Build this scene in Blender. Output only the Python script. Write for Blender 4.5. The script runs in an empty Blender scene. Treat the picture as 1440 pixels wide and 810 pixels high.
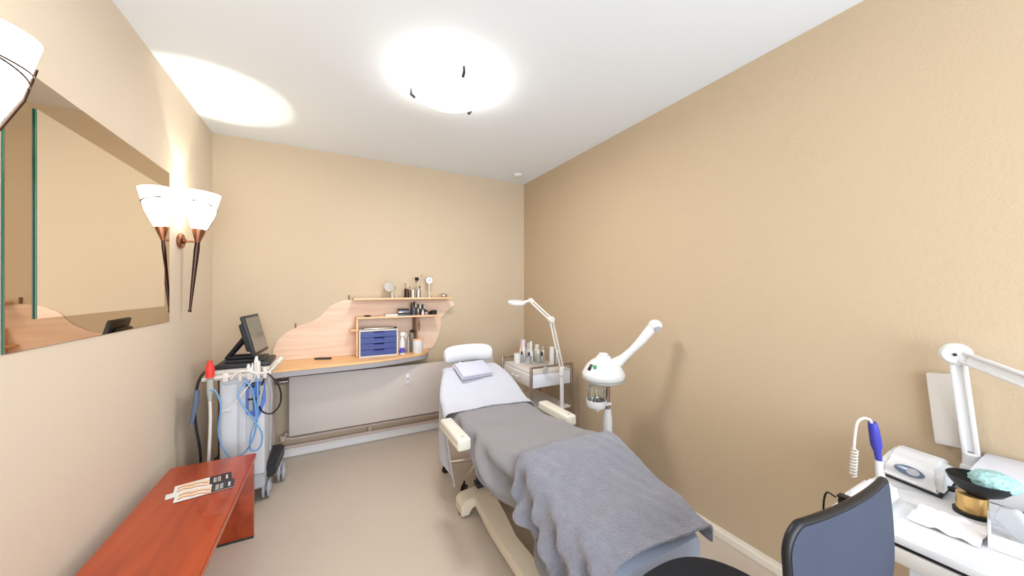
import bpy, bmesh, math, random
from mathutils import Vector, Matrix
random.seed(7)
PI = math.pi
SC = bpy.context.scene
COL = SC.collection

# ------------------------------------------------------------------ camera
CAM_Z = 1.39
cam_d = bpy.data.cameras.new('camera'); cam = bpy.data.objects.new('camera', cam_d); COL.objects.link(cam)
cam.location = (0, 0, CAM_Z); cam.rotation_euler = (PI/2, 0, math.radians(-28))
cam_d.sensor_width = 36; cam_d.lens = 36*480/1440; cam_d.shift_y = 2/1440
cam_d.clip_start = 0.02
SC.camera = cam
# ------------------------------------------------------------------ light / exposure
w = bpy.data.worlds.new('world'); SC.world = w; w.use_nodes = True
w.node_tree.nodes['Background'].inputs[0].default_value = (0.9, 0.95, 1.0, 1)
w.node_tree.nodes['Background'].inputs[1].default_value = 1.0
def area(name, loc, rot, sx, sy, power, col=(1, 1, 1)):
    l = bpy.data.lights.new(name, 'AREA'); l.shape = 'RECTANGLE'; l.size = sx; l.size_y = sy; l.energy = power; l.color = col
    o = bpy.data.objects.new(name, l); COL.objects.link(o); o.location = loc; o.rotation_euler = rot
    return o
area('window_daylight', (0.55, -1.72, 1.45), (PI/2, 0, 0), 2.3, 1.9, 62, (0.81, 0.915, 1.0))
SC.view_settings.view_transform = 'Standard'; SC.view_settings.look = 'None'
SC.view_settings.gamma = 1; SC.view_settings.use_curve_mapping = False
SC.view_settings.exposure = 0.76
LAMP_W = 11; SCONCE_W = 1.2; SPOT_W = 9

# ------------------------------------------------------------------ materials
def lin(c):
    return tuple(((x/255)/12.92 if x/255 <= 0.04045 else ((x/255+0.055)/1.055)**2.4) for x in c)
def mat(name, rgb, rough=0.5, metal=0.0, bump=None, bscale=60, var=0.0, vscale=4, trans=0.0, ior=1.45, sheen=0.0, emit=None, estr=0, coat=0.0, stretch=(1, 1, 1), spec=0.5):
    m = bpy.data.materials.new(name); m.use_nodes = True; nt = m.node_tree; b = nt.nodes['Principled BSDF']
    c = lin(rgb)
    b.inputs['Base Color'].default_value = (*c, 1); b.inputs['Roughness'].default_value = rough; b.inputs['Metallic'].default_value = metal
    b.inputs['Transmission Weight'].default_value = trans; b.inputs['IOR'].default_value = ior
    b.inputs['Coat Weight'].default_value = coat; b.inputs['Specular IOR Level'].default_value = spec
    if sheen: b.inputs['Sheen Weight'].default_value = sheen
    if emit: b.inputs['Emission Color'].default_value = (*lin(emit), 1); b.inputs['Emission Strength'].default_value = estr
    tc = nt.nodes.new('ShaderNodeTexCoord'); mp = nt.nodes.new('ShaderNodeMapping'); mp.inputs['Scale'].default_value = stretch
    nt.links.new(tc.outputs['Object'], mp.inputs['Vector'])
    if var:
        n = nt.nodes.new('ShaderNodeTexNoise'); n.inputs['Scale'].default_value = vscale; n.inputs['Detail'].default_value = 4
        nt.links.new(mp.outputs[0], n.inputs['Vector'])
        r = nt.nodes.new('ShaderNodeMix'); r.data_type = 'RGBA'
        r.inputs[6].default_value = (*[x*(1-var) for x in c], 1); r.inputs[7].default_value = (*[min(1, x*(1+var)) for x in c], 1)
        nt.links.new(n.outputs['Fac'], r.inputs[0]); nt.links.new(r.outputs[2], b.inputs['Base Color'])
    if bump:
        n2 = nt.nodes.new('ShaderNodeTexNoise'); n2.inputs['Scale'].default_value = bscale; n2.inputs['Detail'].default_value = 3
        nt.links.new(mp.outputs[0], n2.inputs['Vector'])
        bp = nt.nodes.new('ShaderNodeBump'); bp.inputs['Strength'].default_value = bump; bp.inputs['Distance'].default_value = 0.01
        nt.links.new(n2.outputs['Fac'], bp.inputs['Height']); nt.links.new(bp.outputs[0], b.inputs['Normal'])
    return m
def wood(name, c1, c2, stretch, rough=0.4, scale=6, coat=0.0):
    m = bpy.data.materials.new(name); m.use_nodes = True; nt = m.node_tree; b = nt.nodes['Principled BSDF']
    tc = nt.nodes.new('ShaderNodeTexCoord'); mp = nt.nodes.new('ShaderNodeMapping'); mp.inputs['Scale'].default_value = stretch
    n = nt.nodes.new('ShaderNodeTexNoise'); n.inputs['Scale'].default_value = scale; n.inputs['Detail'].default_value = 6; n.inputs['Distortion'].default_value = 0.6
    r = nt.nodes.new('ShaderNodeValToRGB'); r.color_ramp.elements[0].position = 0.3; r.color_ramp.elements[1].position = 0.7
    r.color_ramp.elements[0].color = (*lin(c1), 1); r.color_ramp.elements[1].color = (*lin(c2), 1)
    nt.links.new(tc.outputs['Object'], mp.inputs[0]); nt.links.new(mp.outputs[0], n.inputs[0]); nt.links.new(n.outputs[0], r.inputs[0]); nt.links.new(r.outputs[0], b.inputs[0])
    b.inputs['Roughness'].default_value = rough; b.inputs['Coat Weight'].default_value = coat
    return m
M = {}
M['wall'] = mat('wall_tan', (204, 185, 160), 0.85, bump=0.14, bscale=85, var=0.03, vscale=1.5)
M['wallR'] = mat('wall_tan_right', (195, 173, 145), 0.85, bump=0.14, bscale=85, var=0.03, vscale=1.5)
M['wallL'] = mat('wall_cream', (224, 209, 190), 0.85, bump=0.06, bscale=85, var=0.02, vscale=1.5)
M['ceil'] = mat('ceiling_white', (238, 245, 254), 0.9)
M['floor'] = mat('floor_vinyl', (198, 183, 168), 0.42, var=0.05, vscale=2.5, bump=0.03, bscale=120)
M['skirt'] = mat('skirting_white', (240, 238, 238), 0.4)
M['skirtr'] = mat('skirting_cream', (235, 226, 212), 0.5)
M['rad'] = mat('radiator_greige', (205, 195, 190), 0.5)
M['pipe'] = mat('pipe_greige', (200, 180, 170), 0.4)
M['board'] = wood('pale_pink_wood', (226, 190, 165), (240, 212, 190), (0.6, 1, 8), 0.5, 3)
M['desk'] = wood('orange_beech', (236, 180, 120), (246, 200, 145), (0.6, 8, 1), 0.35, 4)
M['shelf'] = wood('beech_shelf', (225, 176, 132), (236, 195, 155), (0.6, 8, 4), 0.4, 4)
M['fascia'] = mat('grey_fascia', (165, 160, 165), 0.5)
M['bench'] = wood('cherry_wood', (140, 44, 10), (182, 70, 20), (5, 0.5, 5), 0.28, 3, coat=0.4)
M['white'] = mat('white_plastic', (226, 226, 228), 0.35)
M['whitec'] = mat('warm_white', (218, 212, 206), 0.45)
M['cool'] = mat('cool_white_laminate', (230, 233, 245), 0.3)
M['cream'] = mat('cream_vinyl', (218, 212, 200), 0.4)
M['basec'] = mat('cream_plastic', (228, 216, 196), 0.35)
M['grey'] = mat('grey_plastic', (175, 175, 180), 0.5)
M['machine'] = mat('machine_white', (212, 214, 220), 0.45)
M['dark'] = mat('dark_plastic', (40, 42, 48), 0.45)
M['black'] = mat('black_plastic', (20, 20, 24), 0.4)
M['seat'] = mat('black_fabric', (26, 28, 36), 0.85, bump=0.25, bscale=500)
M['mesh'] = mat('slate_mesh_fabric', (60, 66, 86), 0.8, bump=0.4, bscale=700, var=0.08, vscale=8)
M['chrome'] = mat('chrome', (215, 212, 210), 0.12, 1.0)
M['chromed'] = mat('chrome_warm', (170, 160, 155), 0.25, 1.0)
M['steel'] = mat('brushed_steel', (190, 185, 175), 0.3, 1.0)
M['copper'] = mat('antique_copper', (165, 115, 90), 0.3, 1.0)
M['iron'] = mat('dark_bronze', (70, 52, 48), 0.3, 0.9)
M['blanket'] = mat('grey_blanket', (134, 131, 134), 0.9, bump=0.15, bscale=260, sheen=0.2, var=0.05, vscale=5)
M['towel'] = mat('blue_grey_towel', (130, 130, 143), 0.95, bump=1.0, bscale=170, sheen=0.5, var=0.2, vscale=22)
M['sheet'] = mat('white_sheet', (190, 191, 201), 0.85, bump=0.08, bscale=300)
M['sheetb'] = mat('pale_blue_cover', (172, 182, 204), 0.85)
M['pillow'] = mat('lilac_white_cotton', (196, 197, 212), 0.9, bump=0.2, bscale=300)
M['bolster'] = mat('white_terry', (222, 223, 228), 0.9, bump=0.2, bscale=300)
M['mirror'] = mat('silver_mirror', (252, 246, 236), 0.015, 1.0)
M['tint'] = mat('bronze_tinted_mirror', (202, 184, 160), 0.02, 1.0)
M['gedge'] = mat('green_glass_edge', (30, 95, 80), 0.15)
M['shade'] = mat('glowing_opal_glass', (255, 252, 242), 0.3, emit=(255, 250, 232), estr=3.6)
M['dish'] = mat('glowing_ceiling_glass', (255, 255, 252), 0.3, emit=(255, 252, 244), estr=3.0)
M['screen'] = mat('glossy_screen', (120, 120, 110), 0.12)
M['blue'] = mat('blue_plastic', (98, 132, 222), 0.3)
M['blueh'] = mat('blue_hose', (108, 156, 205), 0.35)
M['navy'] = mat('blue_drawer_plastic', (58, 72, 140), 0.35)
M['red'] = mat('red_plastic', (232, 60, 52), 0.4)
M['glass'] = mat('clear_glass', (245, 250, 250), 0.05, trans=1.0)
M['clearp'] = mat('frosted_plastic', (215, 220, 215), 0.2, trans=0.5)
M['violet'] = mat('violet_blue_plastic', (66, 66, 170), 0.3)
M['violetl'] = mat('violet_label', (86, 80, 190), 0.4)
M['pink'] = mat('dusty_pink_plastic', (200, 150, 148), 0.4)
M['lilac'] = mat('lilac_cap', (222, 205, 222), 0.4)
M['gold'] = mat('gold_metal', (225, 185, 120), 0.25, 0.8)
M['teal'] = mat('aqua_sponge', (170, 212, 212), 0.95, bump=0.8, bscale=60, var=0.25, vscale=30)
M['green'] = mat('green_knob', (20, 140, 90), 0.4)
M['slate'] = mat('slate_lcd', (95, 110, 135), 0.2)
M['print'] = mat('printed_text', (225, 222, 218), 0.6)
M['skin'] = mat('printed_peach_photo', (240, 196, 160), 0.6)
M['brownp'] = mat('printed_brown_line', (110, 66, 40), 0.6)
M['paper'] = mat('pale_paper', (226, 226, 224), 0.6)
M['card'] = mat('dark_card_print', (52, 42, 40), 0.5)
M['card2'] = mat('charcoal_card_print', (52, 52, 62), 0.5)
M['brush'] = mat('brush_hair', (40, 34, 32), 0.9)
M['tissue'] = mat('white_tissue', (248, 242, 242), 0.9)
M['bwood'] = wood('brown_board', (110, 72, 50), (140, 96, 66), (4, 4, 0.5), 0.5, 3)
M['amber'] = mat('grey_amber_bottle', (128, 118, 108), 0.25)
M['sky'] = mat('window_sky', (235, 242, 250), 1, emit=(235, 243, 255), estr=1.5)

# ------------------------------------------------------------------ helpers
MW = {}
def thing(name, label, cat, loc=(0, 0, 0), rotz=0, group=None):
    o = bpy.data.objects.new(name, None); COL.objects.link(o); o.empty_display_size = 0.05
    o.location = loc; o.rotation_euler = (0, 0, rotz); o['label'] = label; o['category'] = cat
    if group: o['group'] = group
    MW[o.name] = Matrix.Translation(loc) @ Matrix.Rotation(rotz, 4, 'Z')
    return o
def obj(name, bm, m, parent=None, smooth=True, label=None, angle=40):
    me = bpy.data.meshes.new(name)
    if parent is not None:
        bm.transform(MW[parent.name].inverted())
    bmesh.ops.recalc_face_normals(bm, faces=bm.faces)
    bm.to_mesh(me); bm.free()
    me.materials.append(m if not isinstance(m, str) else M[m])
    o = bpy.data.objects.new(name, me); COL.objects.link(o)
    if parent is not None:
        o.parent = parent; MW[o.name] = MW[parent.name]
    if smooth:
        for p in me.polygons: p.use_smooth = True
        bm2 = bmesh.new(); bm2.from_mesh(me)
        for e in bm2.edges:
            if len(e.link_faces) == 2 and e.calc_face_angle(0) > math.radians(angle): e.smooth = False
        bm2.to_mesh(me); bm2.free()
    if label: o['label'] = label
    return o
def single(name, bm, m, label, cat, group=None, smooth=True):
    """one-mesh thing; its origin goes to the bottom centre of its bounds"""
    vs = [v.co for v in bm.verts]
    c = Vector(((min(v.x for v in vs)+max(v.x for v in vs))/2, (min(v.y for v in vs)+max(v.y for v in vs))/2, min(v.z for v in vs)))
    bm.transform(Matrix.Translation(-c))
    o = obj(name, bm, m, None, smooth); o.location = c; MW[o.name] = Matrix.Translation(c)
    o['label'] = label; o['category'] = cat
    if group: o['group'] = group
    return o
def struct(name, bm, m, smooth=False, parent=None):
    o = obj(name, bm, m, parent, smooth); o['kind'] = 'structure'; return o
def dup(root, delta, label=None):
    r = root.copy(); COL.objects.link(r); r.location = Vector(root.location)+Vector(delta)
    if label: r['label'] = label
    for ch in list(root.children):
        c = ch.copy(); COL.objects.link(c); c.parent = r
        for g in list(ch.children):
            d = g.copy(); COL.objects.link(d); d.parent = c
    return r
def new(): return bmesh.new()
def box(bm, x0, x1, y0, y1, z0, z1, bev=0.0, seg=2, mtx=None):
    r = bmesh.ops.create_cube(bm, size=1); vs = r['verts']
    S = Matrix.Translation(((x0+x1)/2, (y0+y1)/2, (z0+z1)/2)) @ Matrix.Diagonal((abs(x1-x0), abs(y1-y0), abs(z1-z0), 1))
    bmesh.ops.transform(bm, matrix=S, verts=vs)
    if bev:
        es = list({e for v in vs for e in v.link_edges})
        rr = bmesh.ops.bevel(bm, geom=es, offset=bev, segments=seg, affect='EDGES', profile=0.5)
        vs = list({v for f in rr['faces'] for v in f.verts} | {v for v in vs if v.is_valid})
    if mtx is not None: bmesh.ops.transform(bm, matrix=mtx, verts=vs)
    return bm
def obox(bm, c, size, rot=(0, 0, 0), bev=0.0, seg=2):
    from mathutils import Euler
    m = Matrix.Translation(c) @ Euler(rot).to_matrix().to_4x4()
    return box(bm, -size[0]/2, size[0]/2, -size[1]/2, size[1]/2, -size[2]/2, size[2]/2, bev, seg, m)
def smoothpts(pts, n=6):
    P = [Vector(p) for p in pts]; P = [P[0]*2-P[1]]+P+[P[-1]*2-P[-2]]; out = []
    for i in range(1, len(P)-2):
        for k in range(n):
            t = k/n; a, b, c, d = P[i-1], P[i], P[i+1], P[i+2]
            out.append(0.5*((2*b)+(c-a)*t+(2*a-5*b+4*c-d)*t*t+(3*b-a-3*c+d)*t**3))
    out.append(P[-2]); return out
def tube(bm, pts, r, seg=10, smooth=0, closed=False):
    P = smoothpts(pts, smooth) if smooth else [Vector(p) for p in pts]
    n = len(P)
    if isinstance(r, (int, float)): R = [r]*n
    else:
        R = [r[min(int(i*(len(r)-1)/(n-1)), len(r)-2)]*(1-((i*(len(r)-1)/(n-1)) % 1 if i < n-1 else 1)) + r[min(int(i*(len(r)-1)/(n-1)), len(r)-2)+1]*((i*(len(r)-1)/(n-1)) % 1 if i < n-1 else 1) for i in range(n)]
    up = Vector((0, 0, 1)); rings = []; prev = None
    for i, p in enumerate(P):
        a = P[(i-1) % n] if (closed or i > 0) else p; b = P[(i+1) % n] if (closed or i < n-1) else p
        t = (b-a).normalized()
        if prev is None:
            x = t.cross(up)
            if x.length < 0.05: x = t.cross(Vector((0, 1, 0)))
        else: x = prev - t*prev.dot(t)
        x.normalize(); prev = x; y = t.cross(x)
        rings.append([bm.verts.new(p+(x*math.cos(2*PI*k/seg)+y*math.sin(2*PI*k/seg))*R[i]) for k in range(seg)])
    for i in range(n if closed else n-1):
        A, B = rings[i], rings[(i+1) % n]
        for k in range(seg): bm.faces.new((A[k], A[(k+1) % seg], B[(k+1) % seg], B[k]))
    if not closed:
        bm.faces.new(rings[0][::-1]); bm.faces.new(rings[-1])
    return bm
def lathe(bm, prof, c=(0, 0, 0), seg=28, mtx=None, sx=1, sy=1):
    rings = []; vs = []
    for r, z in prof:
        ring = [bm.verts.new((c[0]+max(r, 1e-5)*math.cos(2*PI*k/seg)*sx, c[1]+max(r, 1e-5)*math.sin(2*PI*k/seg)*sy, c[2]+z)) for k in range(seg)]
        rings.append(ring); vs += ring
    for A, B in zip(rings, rings[1:]):
        for k in range(seg): bm.faces.new((A[k], A[(k+1) % seg], B[(k+1) % seg], B[k]))
    if prof[0][0] > 1e-4: bm.faces.new(rings[0][::-1])
    if prof[-1][0] > 1e-4: bm.faces.new(rings[-1])
    if mtx is not None: bmesh.ops.transform(bm, matrix=mtx, verts=vs)
    return bm
def axis_m(p, d):
    """matrix placing local Z along direction d at p"""
    return Matrix.Translation(p) @ Vector(d).to_track_quat('Z', 'Y').to_matrix().to_4x4()
def cyl(bm, p, d, r, h, seg=20, bev=0):
    pr = [(0, 0), (r-bev, 0), (r, bev), (r, h-bev), (r-bev, h), (0, h)] if bev else [(0, 0), (r, 0), (r, h), (0, h)]
    return lathe(bm, pr, seg=seg, mtx=axis_m(p, d))
def prism(bm, pts, off):
    """pts: list of 3D points (planar outline); extruded by vector off"""
    a = [bm.verts.new(p) for p in pts]; b = [bm.verts.new(Vector(p)+Vector(off)) for p in pts]; n = len(pts)
    bm.faces.new(a[::-1]); bm.faces.new(b)
    for i in range(n): bm.faces.new((a[i], a[(i+1) % n], b[(i+1) % n], b[i]))
    return bm
def surf(bm, fn, nu, nv, thick=0.0):
    G = [[Vector(fn(i/(nu-1), j/(nv-1))) for j in range(nv)] for i in range(nu)]
    V = [[bm.verts.new(G[i][j]) for j in range(nv)] for i in range(nu)]
    for i in range(nu-1):
        for j in range(nv-1): bm.faces.new((V[i][j], V[i+1][j], V[i+1][j+1], V[i][j+1]))
    if thick:
        N = [[None]*nv for _ in range(nu)]
        for i in range(nu):
            for j in range(nv):
                du = G[min(i+1, nu-1)][j]-G[max(i-1, 0)][j]; dv = G[i][min(j+1, nv-1)]-G[i][max(j-1, 0)][:] if False else G[i][min(j+1, nv-1)]-G[i][max(j-1, 0)]
                nn = du.cross(dv); nn = nn.normalized() if nn.length > 1e-9 else Vector((0, 0, 1)); N[i][j] = nn
        W = [[bm.verts.new(G[i][j]-N[i][j]*thick) for j in range(nv)] for i in range(nu)]
        for i in range(nu-1):
            for j in range(nv-1): bm.faces.new((W[i][j], W[i][j+1], W[i+1][j+1], W[i+1][j]))
        for i in range(nu-1):
            bm.faces.new((V[i][0], W[i][0], W[i+1][0], V[i+1][0])); bm.faces.new((V[i][-1], V[i+1][-1], W[i+1][-1], W[i][-1]))
        for j in range(nv-1):
            bm.faces.new((V[0][j], V[0][j+1], W[0][j+1], W[0][j])); bm.faces.new((V[-1][j], W[-1][j], W[-1][j+1], V[-1][j+1]))
    return bm
def lerp(x, pts):
    if x <= pts[0][0]: return pts[0][1]
    for (a, b), (c, d) in zip(pts, pts[1:]):
        if x <= c:
            t = (x-a)/(c-a); t = t*t*(3-2*t); return b+(d-b)*t
    return pts[-1][1]
def helix(a, b, r, turns, n=12):
    a, b = Vector(a), Vector(b); d = (b-a).normalized(); x = d.cross(Vector((0, 1, 0.1))).normalized(); y = d.cross(x); N = int(turns*n)
    return [a+(b-a)*(i/N)+(x*math.cos(2*PI*i/n)+y*math.sin(2*PI*i/n))*r for i in range(N+1)]
X0, X1, YB, YF, CZ = -0.80, 1.955, 3.385, -1.8, 2.59

# ------------------------------------------------------------------ room shell
struct('floor', box(new(), X0-.1, X1+.1, YF-.1, YB+.1, -.1, 0), 'floor')
struct('ceiling', box(new(), X0-.1, X1+.1, YF-.1, YB+.1, CZ, CZ+.1), 'ceil')
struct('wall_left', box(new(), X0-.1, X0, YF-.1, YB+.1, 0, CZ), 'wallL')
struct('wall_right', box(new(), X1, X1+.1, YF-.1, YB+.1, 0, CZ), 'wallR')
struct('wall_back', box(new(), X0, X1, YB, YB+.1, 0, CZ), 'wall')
b = new(); box(b, X0, -.65, YF-.1, YF, 0, CZ); box(b, 1.75, X1, YF-.1, YF, 0, CZ); box(b, -.65, 1.75, YF-.1, YF, 0, .5); box(b, -.65, 1.75, YF-.1, YF, 2.4, CZ)
struct('wall_front', b, 'wallL')
wf = thing('window_1', '', '', (.55, YF-.03, .5)); del wf['label']; del wf['category']; wf['kind'] = 'structure'
b = new(); box(b, -.65, 1.75, YF-.07, YF-.01, .5, .56); box(b, -.65, 1.75, YF-.07, YF-.01, 2.34, 2.4)
for x in (-.65, .52, 1.69): box(b, x, x+.06, YF-.07, YF-.01, .56, 2.34)
obj('window_frame', b, 'white', wf, False)
obj('glass_pane', box(new(), -.59, 1.69, YF-.045, YF-.04, .56, 2.34), 'glass', wf, False)
struct('baseboard_back', box(new(), X0, X1, YB-.022, YB, 0, .072, .004), 'skirt')
struct('baseboard_right', box(new(), X1-.045, X1, YF, YB-.022, 0, .045, .006), 'skirtr')
struct('baseboard_left', box(new(), X0, X0+.012, YF, YB-.022, 0, .06, .003), 'skirtr')

# ------------------------------------------------------------------ treatment couch
BC = .965
def ztop(y): return lerp(y, [(.78, .508), (.95, .55), (1.33, .655), (1.6, .62), (1.85, .60), (2.08, .605), (2.5, .80), (2.6, .83)])
def zmat(y): return ztop(y)-.03
bed = thing('treatment_couch', 'cream adjustable treatment couch covered with grey and white cloths in the middle of the room', 'treatment couch', (BC, 1.7, 0))
def section(y0, y1, w0, w1, n, h=.10, ox=0):
    """a padded section as a closed loft along Y"""
    bm = new(); rings = []
    for i in range(n+1):
        t = i/n; y = y0+(y1-y0)*t; hw = (w0+(w1-w0)*t)/2; z = zmat(y); r = .03
        e = .012 if i in (0, n) else 0
        pr = []
        for (cx, cz, a0) in ((hw-r-e, z-r-e, 0), (-hw+r+e, z-r-e, 90), (-hw+r+e, z-h+r+e, 180), (hw-r-e, z-h+r+e, 270)):
            for k in range(5):
                a = math.radians(a0+k*22.5); pr.append((BC+ox+cx+r*math.cos(a), y, cz+r*math.sin(a)))
        rings.append([bm.verts.new(p) for p in pr])
    m = len(rings[0])
    for A, B in zip(rings, rings[1:]):
        for k in range(m): bm.faces.new((A[k], A[(k+1) % m], B[(k+1) % m], B[k]))
    bm.faces.new(rings[0][::-1]); bm.faces.new(rings[-1]); return bm
obj('leg_cushion', section(.80, 1.36, .48, .49, 10, .14, .033), 'sheetb', bed, label='foot cushion in a pale blue fitted cover')
obj('seat_cushion', section(1.37, 1.98, .45, .51, 8, .10, .012), 'cream', bed)
obj('back_cushion', section(1.99, 2.50, .56, .42, 8), 'cream', bed)
b = new()
for y0, y1 in ((.9, 1.34), (1.38, 1.96)): 
    for sx in (-.2, .2):
        tube(b, [(BC+sx, y0, zmat(y0)-.16), (BC+sx, y1, zmat(y1)-.125)], .018, 8)
for sx in (-.16, .16): tube(b, [(BC+sx, 2.0, zmat(2.0)-.12), (BC+sx, 2.46, zmat(2.46)-.12)], .016, 8)
box(b, BC-.22, BC+.22, 1.38, 1.95, .42, .475, .01); box(b, BC-.2, BC+.2, 1.96, 1.99, .44, .50, .005)
obj('under_frame', b, 'basec', bed)
b = new(); box(b, 1.02, 1.18, 1.42, 1.70, .116, .42, .015); obj('lift_column', b, 'basec', bed)
# base: transverse feet, side beam and centre plate
def foot(y, sgn=1):
    bm = new(); out = []
    pts = [(-.265, 0.012), (-.265, .078), (-.235, .103), (-.1, .112), (.1, .112), (.235, .103), (.265, .078), (.265, 0.012), (.215, .012), (.205, .052), (.17, .07), (-.17, .07), (-.205, .052), (-.215, .012)]
    prism(bm, [(BC+x, y, z) for x, z in pts], (0, .12, 0))
    bmesh.ops.bevel(bm, geom=list(bm.edges), offset=.006, segments=2, affect='EDGES'); return bm
obj('cross_foot', foot(1.96), 'basec', bed); obj('cross_foot', foot(.80), 'basec', bed)
bm = new()
out = [(.745, 1.95), (.73, 1.6), (.735, 1.3), (.745, .84), (1.19, .84), (1.2, 1.95), (1.05, 1.95), (1.0, 1.75), (.99, 1.3), (.85, 1.22), (.83, 1.42), (.85, 1.62), (.88, 1.80), (.90, 1.95)]
out = [(.785, 2.0), (.765, 1.7), (.76, 1.2), (.765, .86), (1.185, .86), (1.2, 1.3), (1.205, 1.6), (1.195, 2.0), (1.05, 2.0), (1.06, 1.75), (1.09, 1.55), (1.09, 1.38), (1.02, 1.28), (.91, 1.28), (.845, 1.38), (.84, 1.55), (.88, 1.75), (.92, 2.0)]
prism(bm, [(x, y, .055) for x, y in out], (0, 0, .06)); bmesh.ops.bevel(bm, geom=[e for e in bm.edges], offset=.008, segments=2, affect='EDGES')
obj('base_frame', bm, 'basec', bed)
for x, y in ((BC-.24, 2.02), (BC+.24, 2.02), (BC-.24, .86), (BC+.24, .86)):
    obj('foot_pad', cyl(new(), (x, y, 0), (0, 0, 1), .024, .014), 'black', bed)
b = new(); box(b, .83, .90, 2.03, 2.10, .113, .14, .004); box(b, .84, .88, 2.05, 2.09, .1405, .165, .004); obj('pedal', b, 'dark', bed)
# armrests
for sx, x in ((-1, .61), (1, 1.30)):
    b = new(); bm = b
    box(b, x-.037, x+.037, 1.665, 1.995, .555, .62, .014, 3)
    ar = obj('armrest', b, 'cream', bed)
    b = new(); box(b, x-.039, x+.039, 1.675, 1.985, .578, .583, .001); obj('seam', b, 'basec', ar)
    obj('screw', cyl(new(), (x, 1.70, .619), (0, 0, 1), .006, .003), 'steel', ar)
    b = new(); xi = x+.03 if sx < 0 else x-.03
    tube(b, [(x-sx*.01, 1.90, .558), (x-sx*.03, 1.90, .51), (BC+sx*.2, 1.90, .46)], .010, 8, 4); obj('armrest_bracket', b, 'chromed', bed)

# headrest bolster and its fork
hb = new()
def bolster(u, v):
    a = 2*PI*u; x = (v-.5)*2
    e = (1-abs(x)**6)**.35 if abs(x) < 1 else 0
    sag = .012*(1-x*x)
    return (BC+x*.205, 2.565+math.cos(a)*.045*e-.02*x*x, .875+math.sin(a)*.068*e+sag)
surf(hb, bolster, 25, 33); bmesh.ops.remove_doubles(hb, verts=hb.verts, dist=.0005)
obj('headrest', hb, 'bolster', bed, label='white terry covered curved headrest')
b = new()
tube(b, [(BC-.08, 2.42, .665), (BC-.08, 2.56, .72), (BC-.08, 2.57, .80), (BC, 2.57, .83), (BC+.08, 2.57, .80), (BC+.08, 2.56, .72), (BC+.08, 2.42, .665)], .009, 8, 4)
obj('headrest_fork', b, 'chrome', bed)

# cloths: a cross-section runs over the couch and hangs down its sides
def drape(y, s, zt, hw, xc, r=.05, tilt=0.0):
    """s signed arc length from the centre; returns x,z and outward normal"""
    a = abs(s); sg = 1 if s >= 0 else -1
    fl = hw-r
    if a < fl: return xc+s, zt-.008*(a/fl)**2, 0, 1
    q = (a-fl)/r
    if q < PI/2: return xc+sg*(fl+r*math.sin(q)), zt-.008-r*(1-math.cos(q)), sg*math.sin(q), math.cos(q)
    h = a-fl-r*PI/2
    return xc+sg*(hw+tilt*h), zt-.008-r-h, sg, 0
def nz(x, y, z=0):
    return (math.sin(3.1*x+1.7*y+z)+math.sin(5.3*y-2.2*x+2*z)+.6*math.sin(9.7*x+7.1*y+3*z)+.4*math.sin(17*x-13*y+z))/3
# grey blanket
def blanket(u, v):
    y = .84+(2.16-.84)*v
    hw = .31
    Ll = lerp(y, [(1.5, .165), (1.68, .13), (1.85, .07)]) if y > 1.5 else lerp(y, [(.9, .16), (1.12, .30), (1.30, .22), (1.5, .175)])
    Lr = .02
    hw_l = lerp(y, [(.85, .205), (1.05, .215), (1.25, .228), (1.52, .30), (1.60, .305), (1.72, .28), (2.1, .28)]); hw_r = lerp(y, [(.85, .285), (1.3, .305), (1.65, .30), (1.8, .285)])
    r = .05; sl = -(hw_l-r+r*PI/2+Ll); sr = hw_r-r+r*PI/2+Lr
    s = sl+(sr-sl)*u
    x, z, nx, nn = drape(y, s, ztop(y)+.0, hw_l if s < 0 else hw_r, BC, r)
    bump = .005*nz(x*3, y*2.4)
    if s < 0:
        h = max(0, -s-(hw_l-r))/.2
        fold = math.sin(10*(y*2.1-z*4.6)+1.2*math.sin(7*y))
        sag = (.027*fold+.010*math.sin(23*y-31*z))*min(1, h*1.3)
        x -= sag-.012*min(1, h); z += .012*math.sin(12*y)*min(1, h)**2
        y += .03*h*math.sin(6*y)
    return (x+nx*bump, y, z+nn*bump)
cl = new(); surf(cl, blanket, 90, 110, .005)
single('blanket', cl, 'blanket', 'smooth plain grey blanket spread over the seat of the couch', 'blanket')
# folded towel over the legs
def towel(u, v):
    y = .785+(1.315-.785)*v
    hw_l = lerp(y, [(.8, .215), (1.0, .235), (1.32, .245)]); hw_r = lerp(y, [(.8, .298), (1.0, .308), (1.32, .318)])
    r = .05; Ll = lerp(y, [(.8, .24), (1.05, .20), (1.2, .18), (1.31, .17)])+.010*math.sin(25*y); Lr = .03
    sl = -(hw_l-r+r*PI/2+Ll); sr = hw_r-r+r*PI/2+Lr; s = sl+(sr-sl)*u
    x, z, nx, nn = drape(y, s, ztop(y)+.020, hw_l if s < 0 else hw_r, BC, r if s < 0 else .03)
    bump = .003*nz(x*8, y*7, 1)+.0015*nz(x*30, y*28)
    if s < 0:
        h = max(0, -s-(hw_l-r))/.18; hh = min(1.3, h)
        sag = (.028*math.sin(44*y+3.0*math.sin(6*z)-9*z)+.010*math.sin(83*y+14*z)+.007*math.sin(60*z+30*y))*hh
        x -= sag*.8+.010*hh; y += .012*math.sin(50*y+2)*hh
        y -= .05*hh*max(0, (1.32-y))
    y += .012*math.sin(9*x)*(1-v)
    return (x+nx*bump, y, z+nn*bump)
tw = new(); surf(tw, towel, 150, 120, .009)
single('towel', tw, 'towel', 'thick blue-grey fluffy towel laid over the foot half of the couch', 'towel')
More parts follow.
